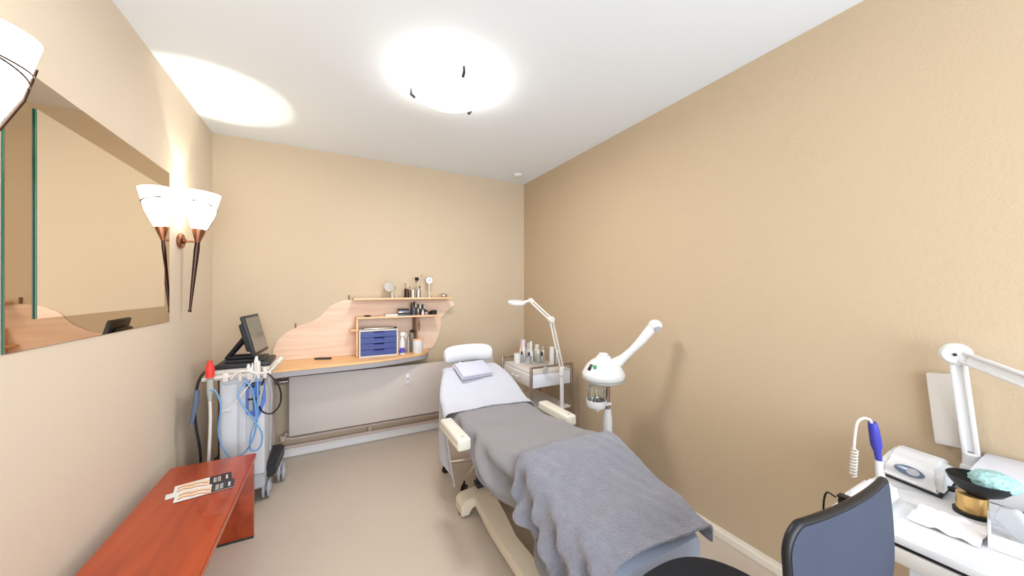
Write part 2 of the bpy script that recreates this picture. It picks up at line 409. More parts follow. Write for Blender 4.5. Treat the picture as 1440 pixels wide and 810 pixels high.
# white sheet
def sheet(u, v):
    y = 2.09+(2.50-2.09)*v
    hw_l = lerp(y, [(2.09, .335), (2.25, .315), (2.5, .235)]); hw_r = lerp(y, [(2.08, .31), (2.25, .29), (2.5, .225)]); r = .035
    Ll = lerp(y, [(2.09, .38), (2.28, .38), (2.44, .12), (2.5, .07)]); Lr = lerp(y, [(2.08, .02), (2.5, .06)])
    sl = -(hw_l-r+r*PI/2+Ll); sr = hw_r-r+r*PI/2+Lr; s = sl+(sr-sl)*u
    x, z, nx, nn = drape(y, s, ztop(y)+.008, hw_l if s < 0 else hw_r, BC, r)
    h = 0
    if s < 0:
        h = max(0, -s-(hw_l-r)-.05)
        y = y-.0*h
        t = min(1, h/.38)
        y -= t*.10*max(0, 1-(y-2.09)/.25)
        x += .014*math.sin(24*y+2*t)*t+.035*t*max(0, 1-(y-2.09)/.25)-.012*t
    y -= .055*math.sin(max(0, min(1, (x-.66)/.6))*PI)*0
    y += .03*(1-v)*abs((x-BC)/.3)*-1 if s > 0 else 0
    b_ = .003*nz(x*9, y*8, 4)
    return (x+nx*b_, y, z+nn*b_)
sh = new(); surf(sh, sheet, 100, 60, .004)
single('sheet', sh, 'sheet', 'white cotton sheet over the head end, its corner hanging near the floor', 'sheet')
# folded cloth on the head end
pm = Matrix.Translation((BC-.03, 2.385, ztop(2.385)+.03)) @ Matrix.Rotation(math.radians(8), 4, 'Z') @ Matrix.Rotation(math.radians(25), 4, 'X')
b = new(); box(b, -.125, .125, -.085, .085, -.012, .0, .005, 2, pm); box(b, -.118, .128, -.082, .08, .001, .016, .006, 2, pm)
single('folded_cloth', b, 'pillow', 'small folded lilac-white cloth below the headrest of the couch', 'cloth')

# ------------------------------------------------------------------ stool under the head end
st = thing('swivel_stool', 'chrome swivel stool with foot ring, half hidden under the couch head', 'stool', (1.0, 2.40, 0))
c = (1.0, 2.40)
b = new(); lathe(b, [(0, .47), (.15, .47), (.165, .485), (.165, .51), (.15, .525), (0, .53)], (c[0], c[1], 0)); obj('seat', b, 'dark', st)
b = new(); tube(b, [(c[0], c[1], .09), (c[0], c[1], .47)], .022, 12); obj('gas_column', b, 'chrome', st)
b = new(); tube(b, [(c[0]+.2*math.cos(t*PI/18), c[1]+.2*math.sin(t*PI/18), .33) for t in range(36)], .009, 8, closed=True)
for k in range(3):
    a = math.radians(30+120*k); tube(b, [(c[0], c[1], .30), (c[0]+.2*math.cos(a), c[1]+.2*math.sin(a), .33)], .007, 8)
obj('foot_ring', b, 'copper', st)
for k in range(5):
    a = math.radians(151+72*k); ex, ey = c[0]+.26*math.cos(a), c[1]+.26*math.sin(a)
    b = new(); tube(b, [(c[0], c[1], .11), (ex, ey, .075)], [.018, .011], 10); lg = obj('leg', b, 'chrome', st)
    b = new(); d = (-math.sin(a), math.cos(a), 0)
    for q in (-.014, .006): cyl(b, (ex+d[0]*q, ey+d[1]*q, .026), d, .026, .009, 16)
    tube(b, [(ex, ey, .03), (ex, ey, .072)], .007, 8); obj('caster', b, 'black', lg)

# ------------------------------------------------------------------ wall desk with shelves
dk = thing('wall_desk', 'orange beech wall desk with scalloped backboard above the radiator', 'desk', (.2, 3.385, .72))
front = [(-.42, 2.985), (-.25, 3.0), (-.07, 3.005), (.285, 3.022), (.45, 3.055), (.60, 3.11), (.74, 3.165), (.80, 3.22), (.835, 3.30), (.84, 3.383)]
fr = [tuple(p)[:2] for p in smoothpts([(x, y, 0) for x, y in front], 5)]
b = new(); prism(b, [(x, y, .785) for x, y in fr]+[(-.42, 3.383, .785)], (0, 0, .018)); obj('desk_top', b, 'desk', dk, False)
fin = [(x-.004*0, y+.012) for x, y in fr]
b = new(); prism(b, [(x, min(3.38, y+.004), .745) for x, y in fr]+[(-.42, 3.383, .745)], (0, 0, .039)); obj('apron', b, 'fascia', dk, False, label='grey apron edge under the desk top')
ol = [(-.415, .804), (-.415, .89), (-.386, .969), (-.35, 1.01), (-.313, 1.04), (-.258, 1.076), (-.2, 1.095), (-.149, 1.11), (-.08, 1.156), (-.03, 1.215), (.001, 1.247), (.05, 1.275), (.113, 1.295), (.25, 1.292), (1.04, 1.285), (1.115, 1.262), (1.12, 1.225), (1.08, 1.20), (1.037, 1.166), (1.0, 1.12), (.978, 1.088), (.985, 1.06), (.972, .99), (.96, .93), (.927, .85), (.885, .804)]
b = new(); prism(b, [(x, YB-.014, z) for x, z in ol], (0, .013, 0)); obj('backboard', b, 'board', dk, False, label='pale pinkish wood backboard with wavy edge')
for x, z in ((-.258, 1.085), (.147, 1.318)): obj('peg', box(new(), x-.004, x+.004, YB-.018, YB-.001, z-.018, z+.022, .001), 'bwood', dk)
b = new(); box(b, .175, 1.05, 3.205, YB-.014, 1.297, 1.315, .003); obj('shelf', b, 'shelf', dk, False)
b = new(); box(b, .195, .915, 3.215, YB-.014, 1.133, 1.149, .003); obj('shelf', b, 'shelf', dk, False)
b = new(); box(b, .195, .212, 3.225, YB-.014, .804, 1.133, .002); obj('divider', b, 'shelf', dk, False)
b = new(); box(b, .15, .205, 3.215, YB-.014, 1.03, 1.044, .002); obj('shelf_bracket', b, 'shelf', dk, False)
b = new(); box(b, .70, .718, 3.225, YB-.014, .804, 1.133, .002); obj('divider', b, 'bwood', dk, False)

# ------------------------------------------------------------------ radiator and pipes
rd = thing('radiator', 'flat greige panel radiator under the wall desk', 'radiator', (.6, 3.25, .22))
b = new(); box(b, -.29, 1.485, 3.20, 3.225, .226, .698, .006); obj('front_panel', b, 'rad', rd)
b = new(); box(b, -.27, 1.465, 3.226, 3.335, .25, .67, .004)
for x in (0, .6, 1.2): box(b, x, x+.04, 3.335, 3.384, .3, .62)
obj('convector', b, 'rad', rd)
b = new(); box(b, .603, .64, 3.188, 3.2, .53, .62, .004); hc = obj('heat_meter', b, 'white', rd)
b = new(); box(b, .612, .631, 3.186, 3.189, .568, .584); obj('display', b, 'pink', hc)
b = new(); tube(b, [(-.37, 3.26, .655), (-.30, 3.26, .655)], [.02, .024, .016, .02], 12); cyl(b, (-.385, 3.26, .655), (1, 0, 0), .024, .05, 14, .004); obj('valve', b, 'chrome', rd)
pp = thing('heating_pipes', 'greige heating pipes running along the wall below the radiator', 'pipe', (.5, 3.31, .08))
b = new(); tube(b, [(-.31, 3.29, .235), (-.33, 3.29, .19), (-.27, 3.29, .175), (0, 3.29, .178), (1.94, 3.29, .178)], .014, 10); obj('pipe', b, 'pipe', pp)
b = new(); tube(b, [(-.45, 3.30, .11), (1.94, 3.30, .11)], .014, 10); obj('pipe', b, 'pipe', pp)
b = new(); tube(b, [(-.405, 3.30, .11), (-.405, 3.30, .62), (-.395, 3.28, .655), (-.36, 3.26, .655)], .012, 10, 4); obj('pipe', b, 'pipe', pp)
for p_, d_, r_, h_ in (((-.34, 3.29, .17), (0, 0, 1), .024, .04), ((.9, 3.30, .11), (1, 0, 0), .02, .04), ((.9, 3.29, .178), (1, 0, 0), .02, .03)):
    obj('fitting', cyl(new(), p_, d_, r_, h_, 12, .004), 'pipe', pp)
for x in (0.3, 1.4): obj('pipe_bracket', box(new(), x, x+.02, 3.30, YB-.022, .10, .19), 'pipe', pp)

# ------------------------------------------------------------------ things on the wall desk shelves
ZT, ZM, ZD = 1.315, 1.149, .803
cm = thing('cosmetic_mirror', 'small round tilted chrome mirror at the left of the top shelf', 'mirror', (.475, 3.29, ZT))
b = new(); lathe(b, [(0, 0), (.026, 0), (.026, .006), (.012, .012), (.01, .045), (0, .047)], (.50, 3.29, ZT)); tube(b, [(.50, 3.29, ZT+.04), (.525, 3.29, ZT+.07), (.53, 3.285, ZT+.10)], .004, 8, 4); obj('stand', b, 'chrome', cm)
d = Vector((.1, -1, .35)); b = new(); cyl(b, Vector((.475, 3.29, ZT+.098)), d, .05, .008, 28, .002); mr = obj('mirror_frame', b, 'chrome', cm)
b = new(); cyl(b, Vector((.475, 3.29, ZT+.098))+d.normalized()*.008, d, .045, .001, 28); obj('mirror_glass', b, 'mirror', mr)
# brush pots
def pot(x, y, z, r, h, m, label):
    b = new(); lathe(b, [(0, 0), (r, 0), (r, h), (r-.003, h), (r-.003, .004), (0, .004)], (x, y, z), 20)
    return single('brush_pot', b, m, label, 'pot', 'brush pots on the top shelf')
pot(.628, 3.27, ZT, .023, .08, 'iron', 'dark brown brush pot, leftmost of the three on the top shelf')
pot(.682, 3.265, ZT, .027, .07, 'chrome', 'shiny chrome brush pot between two darker pots on the top shelf')
pot(.735, 3.27, ZT, .022, .075, 'steel', 'brushed steel brush pot nearest the dial on the top shelf')
def brush(p, top, label, head='brush', hr=.006, hl=.025, hm='black'):
    p, top = Vector(p), Vector(top); d = (top-p).normalized()
    t = thing('makeup_brush', label, 'brush', tuple(p), 0, 'makeup brushes on the top shelf')
    b = new(); tube(b, [p, top-d*hl], .0028, 8); obj('handle', b, hm, t)
    b = new(); tube(b, [top-d*hl*1.3, top-d*hl*.8], [.0035, hr*.7], 10); obj('ferrule', b, 'steel', t)
    b = new(); tube(b, [top-d*hl*.8, top-d*hl*.4, top-d*hl*.1, top], [hr*.7, hr, hr*.8, hr*.2], 12); obj('bristles', b, head, t)
brush((.683, 3.263, ZT+.005), (.722, 3.262, 1.505), 'largest makeup brush with a broad dark head and pale handle', 'brush', .020, .04, 'steel')
brush((.692, 3.270, ZT+.005), (.768, 3.280, 1.527), 'tallest thin makeup brush leaning to the right', 'brush', .004, .015, 'steel')
brush((.628, 3.272, ZT+.005), (.612, 3.272, 1.445), 'thin makeup brush standing tallest in the dark brown pot', 'brush', .005, .018)
brush((.632, 3.262, ZT+.005), (.65, 3.25, 1.415), 'short makeup brush with a red handle in the dark brown pot', 'pink', .005, .018, 'red')
brush((.672, 3.27, ZT+.005), (.657, 3.28, 1.418), 'short makeup brush leaning left in the chrome pot', 'brush', .006, .018)
brush((.735, 3.268, ZT+.005), (.748, 3.268, 1.42), 'short dark makeup brush in the brushed steel pot', 'brush', .007, .02)
brush((.731, 3.274, ZT+.005), (.722, 3.282, 1.412), 'short copper handled brush leaning left in the brushed steel pot', 'brush', .005, .02, 'copper')
dl = thing('desk_clock', 'round white dial on a slim silver stand on the top shelf', 'clock', (.84, 3.285, ZT))
b = new(); lathe(b, [(0, 0), (.03, 0), (.03, .006), (.008, .012), (.005, .03), (.005, .13), (0, .135)], (.84, 3.285, ZT)); obj('stand', b, 'chrome', dl)
b = new(); cyl(b, (.84, 3.295, ZT+.163), (0, -1, 0), .037, .018, 28, .004); cf = obj('case', b, 'steel', dl)
b = new(); cyl(b, (.84, 3.277, ZT+.163), (0, -1, 0), .031, .002, 28); obj('dial', b, 'white', cf)
b = new(); cyl(b, (.84, 3.275, ZT+.163), (0, -1, 0), .005, .003, 12); box(b, .8388, .8412, 3.2732, 3.2745, ZT+.163, ZT+.186); box(b, .84, .857, 3.2732, 3.2745, ZT+.162, ZT+.1642); obj('hands', b, 'dark', cf)
b = new(); lathe(b, [(0, 0), (.026, 0), (.03, .006), (.029, .02), (.018, .034), (.006, .038), (0, .038)], (.985, 3.28, ZT)); single('trinket_box', b, 'steel', 'little domed silver pot at the right end of the top shelf', 'pot')
# middle shelf
b = new(); lathe(b, [(0, 0), (.03, 0), (.032, .006), (.02, .012), (0, .013)], (.29, 3.28, ZM)); single('compact', b, 'dark', 'flat dark compact alone at the left of the middle shelf', 'compact')
b = new(); box(b, .435, .545, 3.24, 3.33, ZM, ZM+.013, .002); box(b, .437, .543, 3.242, 3.328, ZM+.0135, ZM+.016, .001); pl = single('makeup_palette', b, 'paper', 'flat white palette at the left end of the makeup on the middle shelf', 'palette', 'palettes on the middle shelf')
cols = ['slate', 'dark', 'chrome', 'slate', 'dark']; k = 0
plab = ['slate palette at the bottom of the right-hand pile on the middle shelf', 'dark palette lying second from the bottom of the palette pile', 'silver palette in the middle of the palette pile', 'slate palette lying second from the top of the palette pile', 'dark palette on top of the palette pile on the middle shelf']
for i, (dx, a) in enumerate(((0, .05), (.006, -.12), (-.004, .1), (.004, -.05), (-.006, .18))):
    b = new(); obox(b, (.60+dx, 3.275, ZM+.006+i*.0125), (.11-.006*i, .075, .011), (0, 0, a), .002); single('makeup_palette', b, cols[i], plab[i], 'palette', 'palettes on the middle shelf')
def bottle(x, y, z, r, h, body, cap, label, cap_h=.25, neck=.45, cat='bottle', group=None, name='bottle', sy=1, capr=None):
    t = thing(name, label, cat, (x, y, z), 0, group)
    hb_ = h*(1-cap_h); cr = capr or max(r*neck, .003)
    b = new(); lathe(b, [(0, 0), (r*.93, 0), (r, r*.12), (r, hb_*.86), (r*.9, hb_*.93), (cr*.9, hb_), (cr*.85, hb_+.002), (0, hb_+.002)], (x, y, z), 20, sy=1)
    obj('body', b, body, t)
    b = new(); lathe(b, [(0, hb_+.0025), (cr, hb_+.0025), (cr, h-.002), (cr*.85, h), (0, h)], (x, y, z), 16); obj('cap', b, cap, t)
    return t
G1 = 'nail and makeup bottles on the middle shelf'
for i, (x, y, r, h, bd, cp, lb) in enumerate((
    (.674, 3.29, .010, .115, 'dark', 'black', 'tall black mascara tube touching the palette pile'),
    (.694, 3.27, .010, .125, 'slate', 'black', 'tallest slate makeup tube on the middle shelf'),
    (.715, 3.295, .010, .12, 'dark', 'steel', 'tall dark makeup tube with silver cap'),
    (.733, 3.265, .009, .105, 'steel', 'black', 'silver tube with black cap left of the lip gloss tubes'),
    (.755, 3.285, .010, .10, 'dark', 'white', 'dark tube with a white cap near the middle of the shelf'),
    (.777, 3.29, .010, .098, 'slate', 'black', 'slate lip gloss tube beside the pale-based bottles'),
    (.797, 3.29, .010, .095, 'dark', 'steel', 'rightmost of the tall makeup tubes, dark with a silver cap'),
    (.772, 3.25, .014, .05, 'lilac', 'chrome', 'short pale lilac nail polish bottle in front of the tubes'),
    (.805, 3.25, .013, .045, 'pink', 'black', 'short pinkish nail polish bottle with black cap'),)):
    bottle(x, y, ZM, r, h, bd, cp, lb, .42, .8, 'makeup tube' if h > .06 else 'nail polish', G1, 'makeup_tube' if h > .06 else 'nail_polish')
for x, lb in ((.838, 'small squat black jar beside the nail polish'), (.865, 'squat black jar, second from the right shelf end'), (.895, 'squat black jar nearest the right end of the middle shelf')):
    b = new(); lathe(b, [(0, 0), (.013, 0), (.0135, .02), (.0125, .021), (.0135, .023), (.0135, .042 if x > .85 else .03), (0, .043 if x > .85 else .031)], (x, 3.26, ZM)); single('jar', b, 'black', lb, 'jar', 'black jars on the middle shelf')
# drawer cabinet
dc = thing('drawer_organizer', 'grey desktop organizer with blue drawers on the wall desk', 'drawer unit', (.38, 3.22, ZD), -.05)
x0, x1, yf = .215, .535, 3.185
b = new(); T = .012
box(b, x0, x0+T, yf, yf+.17, ZD, ZD+.235, .002); box(b, x1-T, x1, yf, yf+.17, ZD, ZD+.235, .002); box(b, x0+T, x1-T, yf, yf+.17, ZD, ZD+T); box(b, x0+T, x1-T, yf, yf+.17, ZD+.223, ZD+.235); box(b, x0+T, x1-T, yf+.16, yf+.17, ZD+T, ZD+.223)
obj('case', b, 'whitec', dc, False)
for k in range(4):
    z = ZD+.0145+k*.0522; xm = (x0+x1)/2
    b = new(); prism(b, [(x0+.0135, yf-.004, z), (x1-.0135, yf-.004, z), (x1-.0135, yf-.004, z+.049), (xm+.05, yf-.004, z+.049), (xm+.035, yf-.004, z+.042), (xm-.035, yf-.004, z+.042), (xm-.05, yf-.004, z+.049), (x0+.0135, yf-.004, z+.049)], (0, .15, 0)); dr = obj('drawer', b, 'navy', dc, False)
    b = new(); box(b, xm-.045, xm+.045, yf-.010, yf-.0045, z+.034, z+.041, .002); obj('handle', b, 'violet', dr)
b = new(); box(b, .25, .50, 3.20, 3.33, ZD+.237, ZD+.249, .004); single('folder', b, 'steel', 'flat grey case lying on top of the blue drawer organizer', 'case')
b = new(); box(b, .507, .53, 3.21, 3.25, ZD+.237, ZD+.25, .003); single('small_box', b, 'black', 'tiny black box on the right corner of the drawer organizer', 'box')
# spray bottle
sp = thing('spray_bottle', 'white spray bottle with violet label right of the drawer organizer', 'bottle', (.575, 3.20, ZD))
b = new(); lathe(b, [(0, 0), (.021, 0), (.023, .004), (.023, .12), (.012, .145), (.012, .158), (0, .158)], (.575, 3.20, ZD)); obj('body', b, 'white', sp)
b = new(); lathe(b, [(.0232, .015), (.0236, .015), (.0236, .06), (.0232, .06)], (.575, 3.20, ZD)); obj('label_band', b, 'violetl', sp)
b = new(); box(b, .557, .60, 3.19, 3.21, ZD+.159, ZD+.2, .006); tube(b, [(.60, 3.2, ZD+.185), (.612, 3.2, ZD+.165), (.605, 3.2, ZD+.14)], .005, 8, 3); obj('trigger_head', b, 'white', sp)
bottle(.678, 3.29, ZD, .028, .205, 'amber', 'black', 'tall grey-brown bottle with black cap behind the white canister', .12, .55)
bottle(.637, 3.25, ZD, .012, .15, 'clearp', 'steel', 'slim clear bottle between the spray bottle and grey-brown bottle', .2, .7)
ca = thing('canister', 'white canister with pale wooden lid at the right of the wall desk', 'canister', (.70, 3.21, ZD))
b = new(); lathe(b, [(0, 0), (.044, 0), (.047, .004), (.047, .115), (0, .115)], (.715, 3.21, ZD), 32); obj('body', b, 'white', ca)
b = new(); lathe(b, [(0, .1155), (.048, .1155), (.048, .124), (.045, .128), (0, .128)], (.715, 3.21, ZD), 32); obj('lid', b, 'shelf', ca)
# a slim dark brush hanging from the divider
b = new(); tube(b, [(.733, 3.24, 1.128), (.733, 3.24, 1.10), (.733, 3.24, 1.02)], .003, 8); tube(b, [(.733, 3.24, 1.11), (.735, 3.24, 1.05), (.735, 3.24, 1.0)], [.004, .009, .004], 8); single('hanging_brush', b, 'bwood', 'slim brown brush hanging beside the right divider above the canister', 'brush')
b = new(); obox(b, (-.055, 3.33-.05, ZD+.007), (.13, .03, .012), (0, 0, -.35), .004); rc = single('remote_control', b, 'dark', 'slim black remote control lying on the bare part of the desk', 'remote')
b = new(); lathe(b, [(0, 0), (.014, 0), (.014, .012), (0, .012)], (-.40, 3.18, .0)); b.free()

# ------------------------------------------------------------------ machine cart in the left corner
mc = thing('treatment_machine', 'pale grey beauty treatment machine on casters in the left corner', 'machine', (-.5, 2.9, 0))
b = new(); box(b, -.605, -.375, 2.70, 3.04, .20, .84, .012); obj('cabinet', b, 'machine', mc)
b = new(); box(b, -.595, -.515, 2.694, 2.70, .22, .80, .004); box(b, -.508, -.47, 2.694, 2.70, .22, .80, .004); obj('front_panel', b, 'machine', mc)
b = new(); obox(b, (-.56, 2.69, .64), (.05, .014, .006), (0, 0, 0), .002); obj('panel_catch', b, 'white', mc)
# base with dark outriggers
b = new(); prism(b, [(-.62, 2.62, .13), (-.60, 2.62, .13), (-.37, 2.66, .13), (-.375, 2.80, .13), (-.375, 3.06, .13), (-.62, 3.06, .13)], (0, 0, .07)); bmesh.ops.bevel(b, geom=list(b.edges), offset=.008, segments=2, affect='EDGES'); obj('base', b, 'grey', mc)
for x in (-.39, -.66):
    b = new(); prism(b, [(x-.05, 2.76, .14), (x+.065, 2.76, .14), (x+.085, 3.08, .14), (x-.05, 3.08, .14)], (0, 0, .095)); bmesh.ops.bevel(b, geom=list(b.edges), offset=.014, segments=3, affect='EDGES'); ft = obj('outrigger', b, 'dark', mc)
    for cx_, y in ((x+.012, 2.80), (x+.075, 2.99)):
        b = new()
        for q in (-.022, .006): cyl(b, (cx_+q, y, .060), (1, 0, 0), .060, .016, 24, .005)
        cyl(b, (cx_-.024, y, .060), (1, 0, 0), .024, .05, 12); tube(b, [(cx_-.004, y, .07), (cx_-.004, y, .139)], .008, 8); obj('caster', b, 'grey', ft)
b = new(); box(b, -.675, -.335, 2.64, 3.05, .842, .864, .006); box(b, -.66, -.35, 2.70, 3.04, .865, .885, .004); obj('tray', b, 'whitec', mc)
b = new()
for x, s, h in ((-.64, .02, .05), (-.575, .03, .035), (-.50, .02, .03), (-.455, .03, .055), (-.41, .02, .09), (-.375, .02, .05)): box(b, x, x+s, 2.625, 2.655, .85-.02, .85+h, .005)
tube(b, [(-.665, 2.632, .86), (-.35, 2.632, .865)], .008, 8); tube(b, [(-.53, 2.615, .85), (-.50, 2.615, .885), (-.44, 2.62, .885), (-.40, 2.62, .86)], .007, 8, 4)
obj('probe_rail', b, 'whitec', mc)
for x, h, m in ((-.415, .97, 'white'), (-.435, .93, 'steel'), (-.455, .925, 'white'), (-.395, .90, 'steel')):
    b = new(); tube(b, [(x, 2.645, .84), (x+.003, 2.65, h-.03), (x+.004, 2.652, h)], [.010, .012, .006], 12); obj('probe', b, m, mc)
b = new(); lathe(b, [(0, 0), (.02, 0), (.022, .05), (.018, .075), (.013, .08), (.013, .098), (0, .1)], (-.628, 2.615, .87)); obj('probe', b, 'red', mc, label='red capped probe at the wall side')
b = new(); lathe(b, [(0, 0), (.008, 0), (.014, .05), (.016, .13), (0, .13)], (-.628, 2.615, .73)); obj('probe', b, 'clearp', mc)
b = new(); box(b, -.64, -.35, 2.74, 3.02, .886, .915, .01); box(b, -.60, -.39, 2.78, 3.0, .915, .93, .008); obj('console', b, 'dark', mc)
# blue bag/holder at front
b = new(); prism(b, [(-.467, 2.665, .61), (-.467, 2.665, .80), (-.37, 2.645, .80), (-.365, 2.645, .68), (-.40, 2.65, .58)], (0, .035, 0)); bh = obj('accessory_holder', b, 'blue', mc, False, label='translucent blue accessory holder')
b = new(); cyl(b, (-.44, 2.652, .63), (0, .05, 1), .013, .15, 12, .003); cyl(b, (-.40, 2.636, .66), (.15, 0, 1), .012, .13, 12, .003); obj('bottle_insert', b, 'clearp', bh)
b = new(); box(b, -.462, -.42, 2.645, 2.667, .775, .80, .003); box(b, -.455, -.38, 2.64, 2.664, .70, .71, .002); obj('clip', b, 'black', bh)
# hoses
def hose(pts, r, m, nm='hose', lb=None):
    b = new(); tube(b, pts, r, 8, 7); return obj(nm, b, m, mc, label=lb)
hose([(-.625, 2.60, .80), (-.60, 2.60, .79), (-.575, 2.60, .70), (-.585, 2.60, .55), (-.563, 2.60, .44), (-.514, 2.60, .375), (-.444, 2.60, .42), (-.405, 2.61, .55), (-.40, 2.62, .75), (-.405, 2.63, .85)], .0048, 'blueh')
hose([(-.45, 2.63, .83), (-.49, 2.60, .77), (-.475, 2.59, .70), (-.42, 2.59, .60), (-.375, 2.59, .50), (-.385, 2.59, .415), (-.43, 2.59, .41), (-.43, 2.59, .50), (-.405, 2.60, .62), (-.43, 2.61, .78), (-.47, 2.62, .83)], .0048, 'blueh')
hose([(-.395, 2.64, .87), (-.345, 2.64, .85), (-.29, 2.64, .76), (-.285, 2.64, .66), (-.33, 2.64, .60), (-.385, 2.635, .63), (-.395, 2.63, .72), (-.37, 2.63, .83)], .005, 'black')
hose([(-.60, 2.70, .92), (-.65, 2.66, .91), (-.69, 2.65, .84), (-.705, 2.65, .70), (-.70, 2.65, .58), (-.68, 2.65, .42), (-.69, 2.68, .24)], .007, 'black')
hose([(-.628, 2.615, .74), (-.625, 2.61, .62), (-.63, 2.61, .45), (-.645, 2.63, .22)], .008, 'whitec')
hose([(-.41, 2.64, .85), (-.47, 2.60, .76), (-.53, 2.60, .68), (-.58, 2.60, .66)], .003, 'print')
b = new(); tube(b, [(-.69, 2.63, .80), (-.695, 2.63, .72), (-.705, 2.63, .67), (-.715, 2.63, .60)], [.012, .014, .012, .009], 10); obj('probe', b, 'slate', mc)
b = new(); tube(b, [(-.34, 2.72, .88), (-.315, 2.72, .90), (-.285, 2.74, .935)], [.012, .02, .012], 10); tube(b, [(-.35, 2.66, .86), (-.325, 2.66, .885), (-.30, 2.66, .915)], .008, 8); obj('probe', b, 'cream', mc)
hose([(-.37, 2.70, .84), (-.34, 2.70, .72), (-.345, 2.70, .60), (-.345, 2.70, .50), (-.352, 2.72, .34)], .006, 'grey')
# monitor
mo = thing('monitor', 'black framed touch monitor tilted back on the treatment machine', 'monitor', (-.48, 2.88, .93))
nrm = Vector((.95, -.10, .24)).normalized(); side = Vector((0, 0, 1)).cross(nrm).normalized(); upv = nrm.cross(side)
R = Matrix((side, upv, nrm)).transposed().to_4x4(); C0 = Vector((-.455, 2.88, 1.085)); MM = Matrix.Translation(C0) @ R
b = new(); box(b, -.15, .15, -.135, .135, -.012, .012, .008, 2, MM); sc = obj('bezel', b, 'dark', mo)
b = new(); box(b, -.132, .132, -.112, .118, .0122, .0135, 0, 1, MM); obj('screen', b, 'screen', sc, False)
b = new(); box(b, -.11, .11, -.10, .09, -.045, -.0125, .015, 2, MM); obj('back_housing', b, 'dark', mo)
b = new()
for s in (-.05, .05):
    p0 = MM @ Vector((s, .0, -.045)); tube(b, [p0, Vector((-.60, p0.y, .935)), ], .012, 8); tube(b, [Vector((-.60, p0.y, .938)), Vector((-.45, p0.y, .938))], .010, 8)
obj('monitor_stand', b, 'black', mo)
b = new(); box(b, -.725, -.665, 3.2, 3.23, 0, .80, .002); single('wooden_plank', b, 'bwood', 'narrow brown plank standing upright in the corner behind the machine', 'plank')

# ------------------------------------------------------------------ cherry bench and leaflets
bn = thing('side_table', 'low cherry-red wooden table along the left wall', 'table', (-.555, 1.6, 0))
b = new(); prism(b, [(-.735, .75, .435), (-.372, .75, .435), (-.372, 2.395, .435), (-.735, 2.395, .435)], (0, 0, .028)); bmesh.ops.bevel(b, geom=list(b.edges), offset=.004, segments=2, affect='EDGES'); obj('table_top', b, 'bench', bn)
b = new(); box(b, -.725, -.38, 2.365, 2.388, .012, .434, .002); lp = obj('leg_panel', b, 'bench', bn)
b = new(); box(b, -.725, -.38, 2.364, 2.389, .0, .0115, .002); obj('foot_strip', b, 'dark', lp)
b = new(); box(b, -.725, -.38, .80, .823, .0, .434, .002); obj('leg_panel', b, 'bench', bn)
b = new(); box(b, -.70, -.68, .825, 2.363, .25, .434, .002); obj('stretcher', b, 'bench', bn)
def leaflet(cx, cy, rz, z, label, dark, w=.205, h=.088):
    t = thing('leaflet', label, 'leaflet', (cx, cy, z), rz, 'leaflets on the low table')
    def put(name, bmx, m, par=t): 
        bmx.transform(MW[t.name]); return obj(name, bmx, m, par, False)
    base = put('paper', box(new(), -w/2, w/2, -h/2, h/2, 0, .0012), 'paper')
    xs = w/2-.082
    put('dark_panel', box(new(), xs, w/2, -h/2, h/2, .00121, .0016), dark, base)
    # two soft printed curves of skin
    for oy, am in ((-.018, .010), (.014, .008)):
        pts = []; n = 14
        for i in range(n+1):
            x = -w/2+.012+(xs-.001+w/2-.012)*i/n; pts.append((x, oy+am*math.sin(i/n*5)+.012, .00121))
        for i in range(n, -1, -1):
            x = -w/2+.012+(xs-.001+w/2-.012)*i/n; pts.append((x, oy+am*math.sin(i/n*5)-.010, .00121))
        put('printed_picture', prism(new(), pts, (0, 0, .0003)), 'skin', base)
        bl = new(); L = [(-w/2+.012+(xs-.004+w/2-.012)*i/n, oy+am*math.sin(i/n*5)-.009+.006*math.sin(i*.8), .0018) for i in range(n+1)]; tube(bl, L, .0012, 6); put('printed_line', bl, 'brownp', base)
    # small rows of unreadable text, as marks
    tx = new()
    for r in range(4):
        for c_ in range(2):
            box(tx, xs+.014+c_*.016, xs+.026+c_*.016, -.028+r*.014, -.022+r*.014, .00161, .0018)
    for q in range(5): box(tx, xs+.060, xs+.068, -.024+q*.009, -.0175+q*.009, .00161, .0018)
    put('printed_text', tx, 'print', base)
    return t
leaflet(-.535, 2.135, .21, .4642, 'leaflet with brown-black end, lower layer and farther from camera', 'card')
leaflet(-.508, 2.05, .17, .466, 'leaflet with charcoal end lying on top, nearest the camera', 'card2')
b = new(); obox(b, (-.60, 2.075, .4648), (.10, .05, .0008), (0, 0, .25)); single('leaflet', b, 'paper', 'mostly covered white leaflet peeking out at the left of the other two', 'leaflet', 'leaflets on the low table', False)
for o_ in (): pass

# ------------------------------------------------------------------ wall mirror (tinted back sheet with a clear mirror in front)
wm = thing('wall_mirror', 'large frameless mirror with bronze tinted border on the left wall', 'mirror', (X0, 2.03, 1.21))
b = new(); box(b, X0+.001, X0+.005, 1.49, 2.585, 1.21, 2.04, .0015); obj('tinted_border', b, 'tint', wm, False)
b = new(); box(b, X0+.0055, X0+.0095, 1.600, 2.505, 1.30, 1.94); obj('mirror_glass', b, 'mirror', wm, False)
b = new(); box(b, X0+.0055, X0+.0096, 1.5965, 1.5998, 1.30, 1.94, .001); box(b, X0+.001, X0+.0055, 1.4868, 1.4898, 1.21, 2.04, .001); obj('glass_edge', b, 'gedge', wm, False)

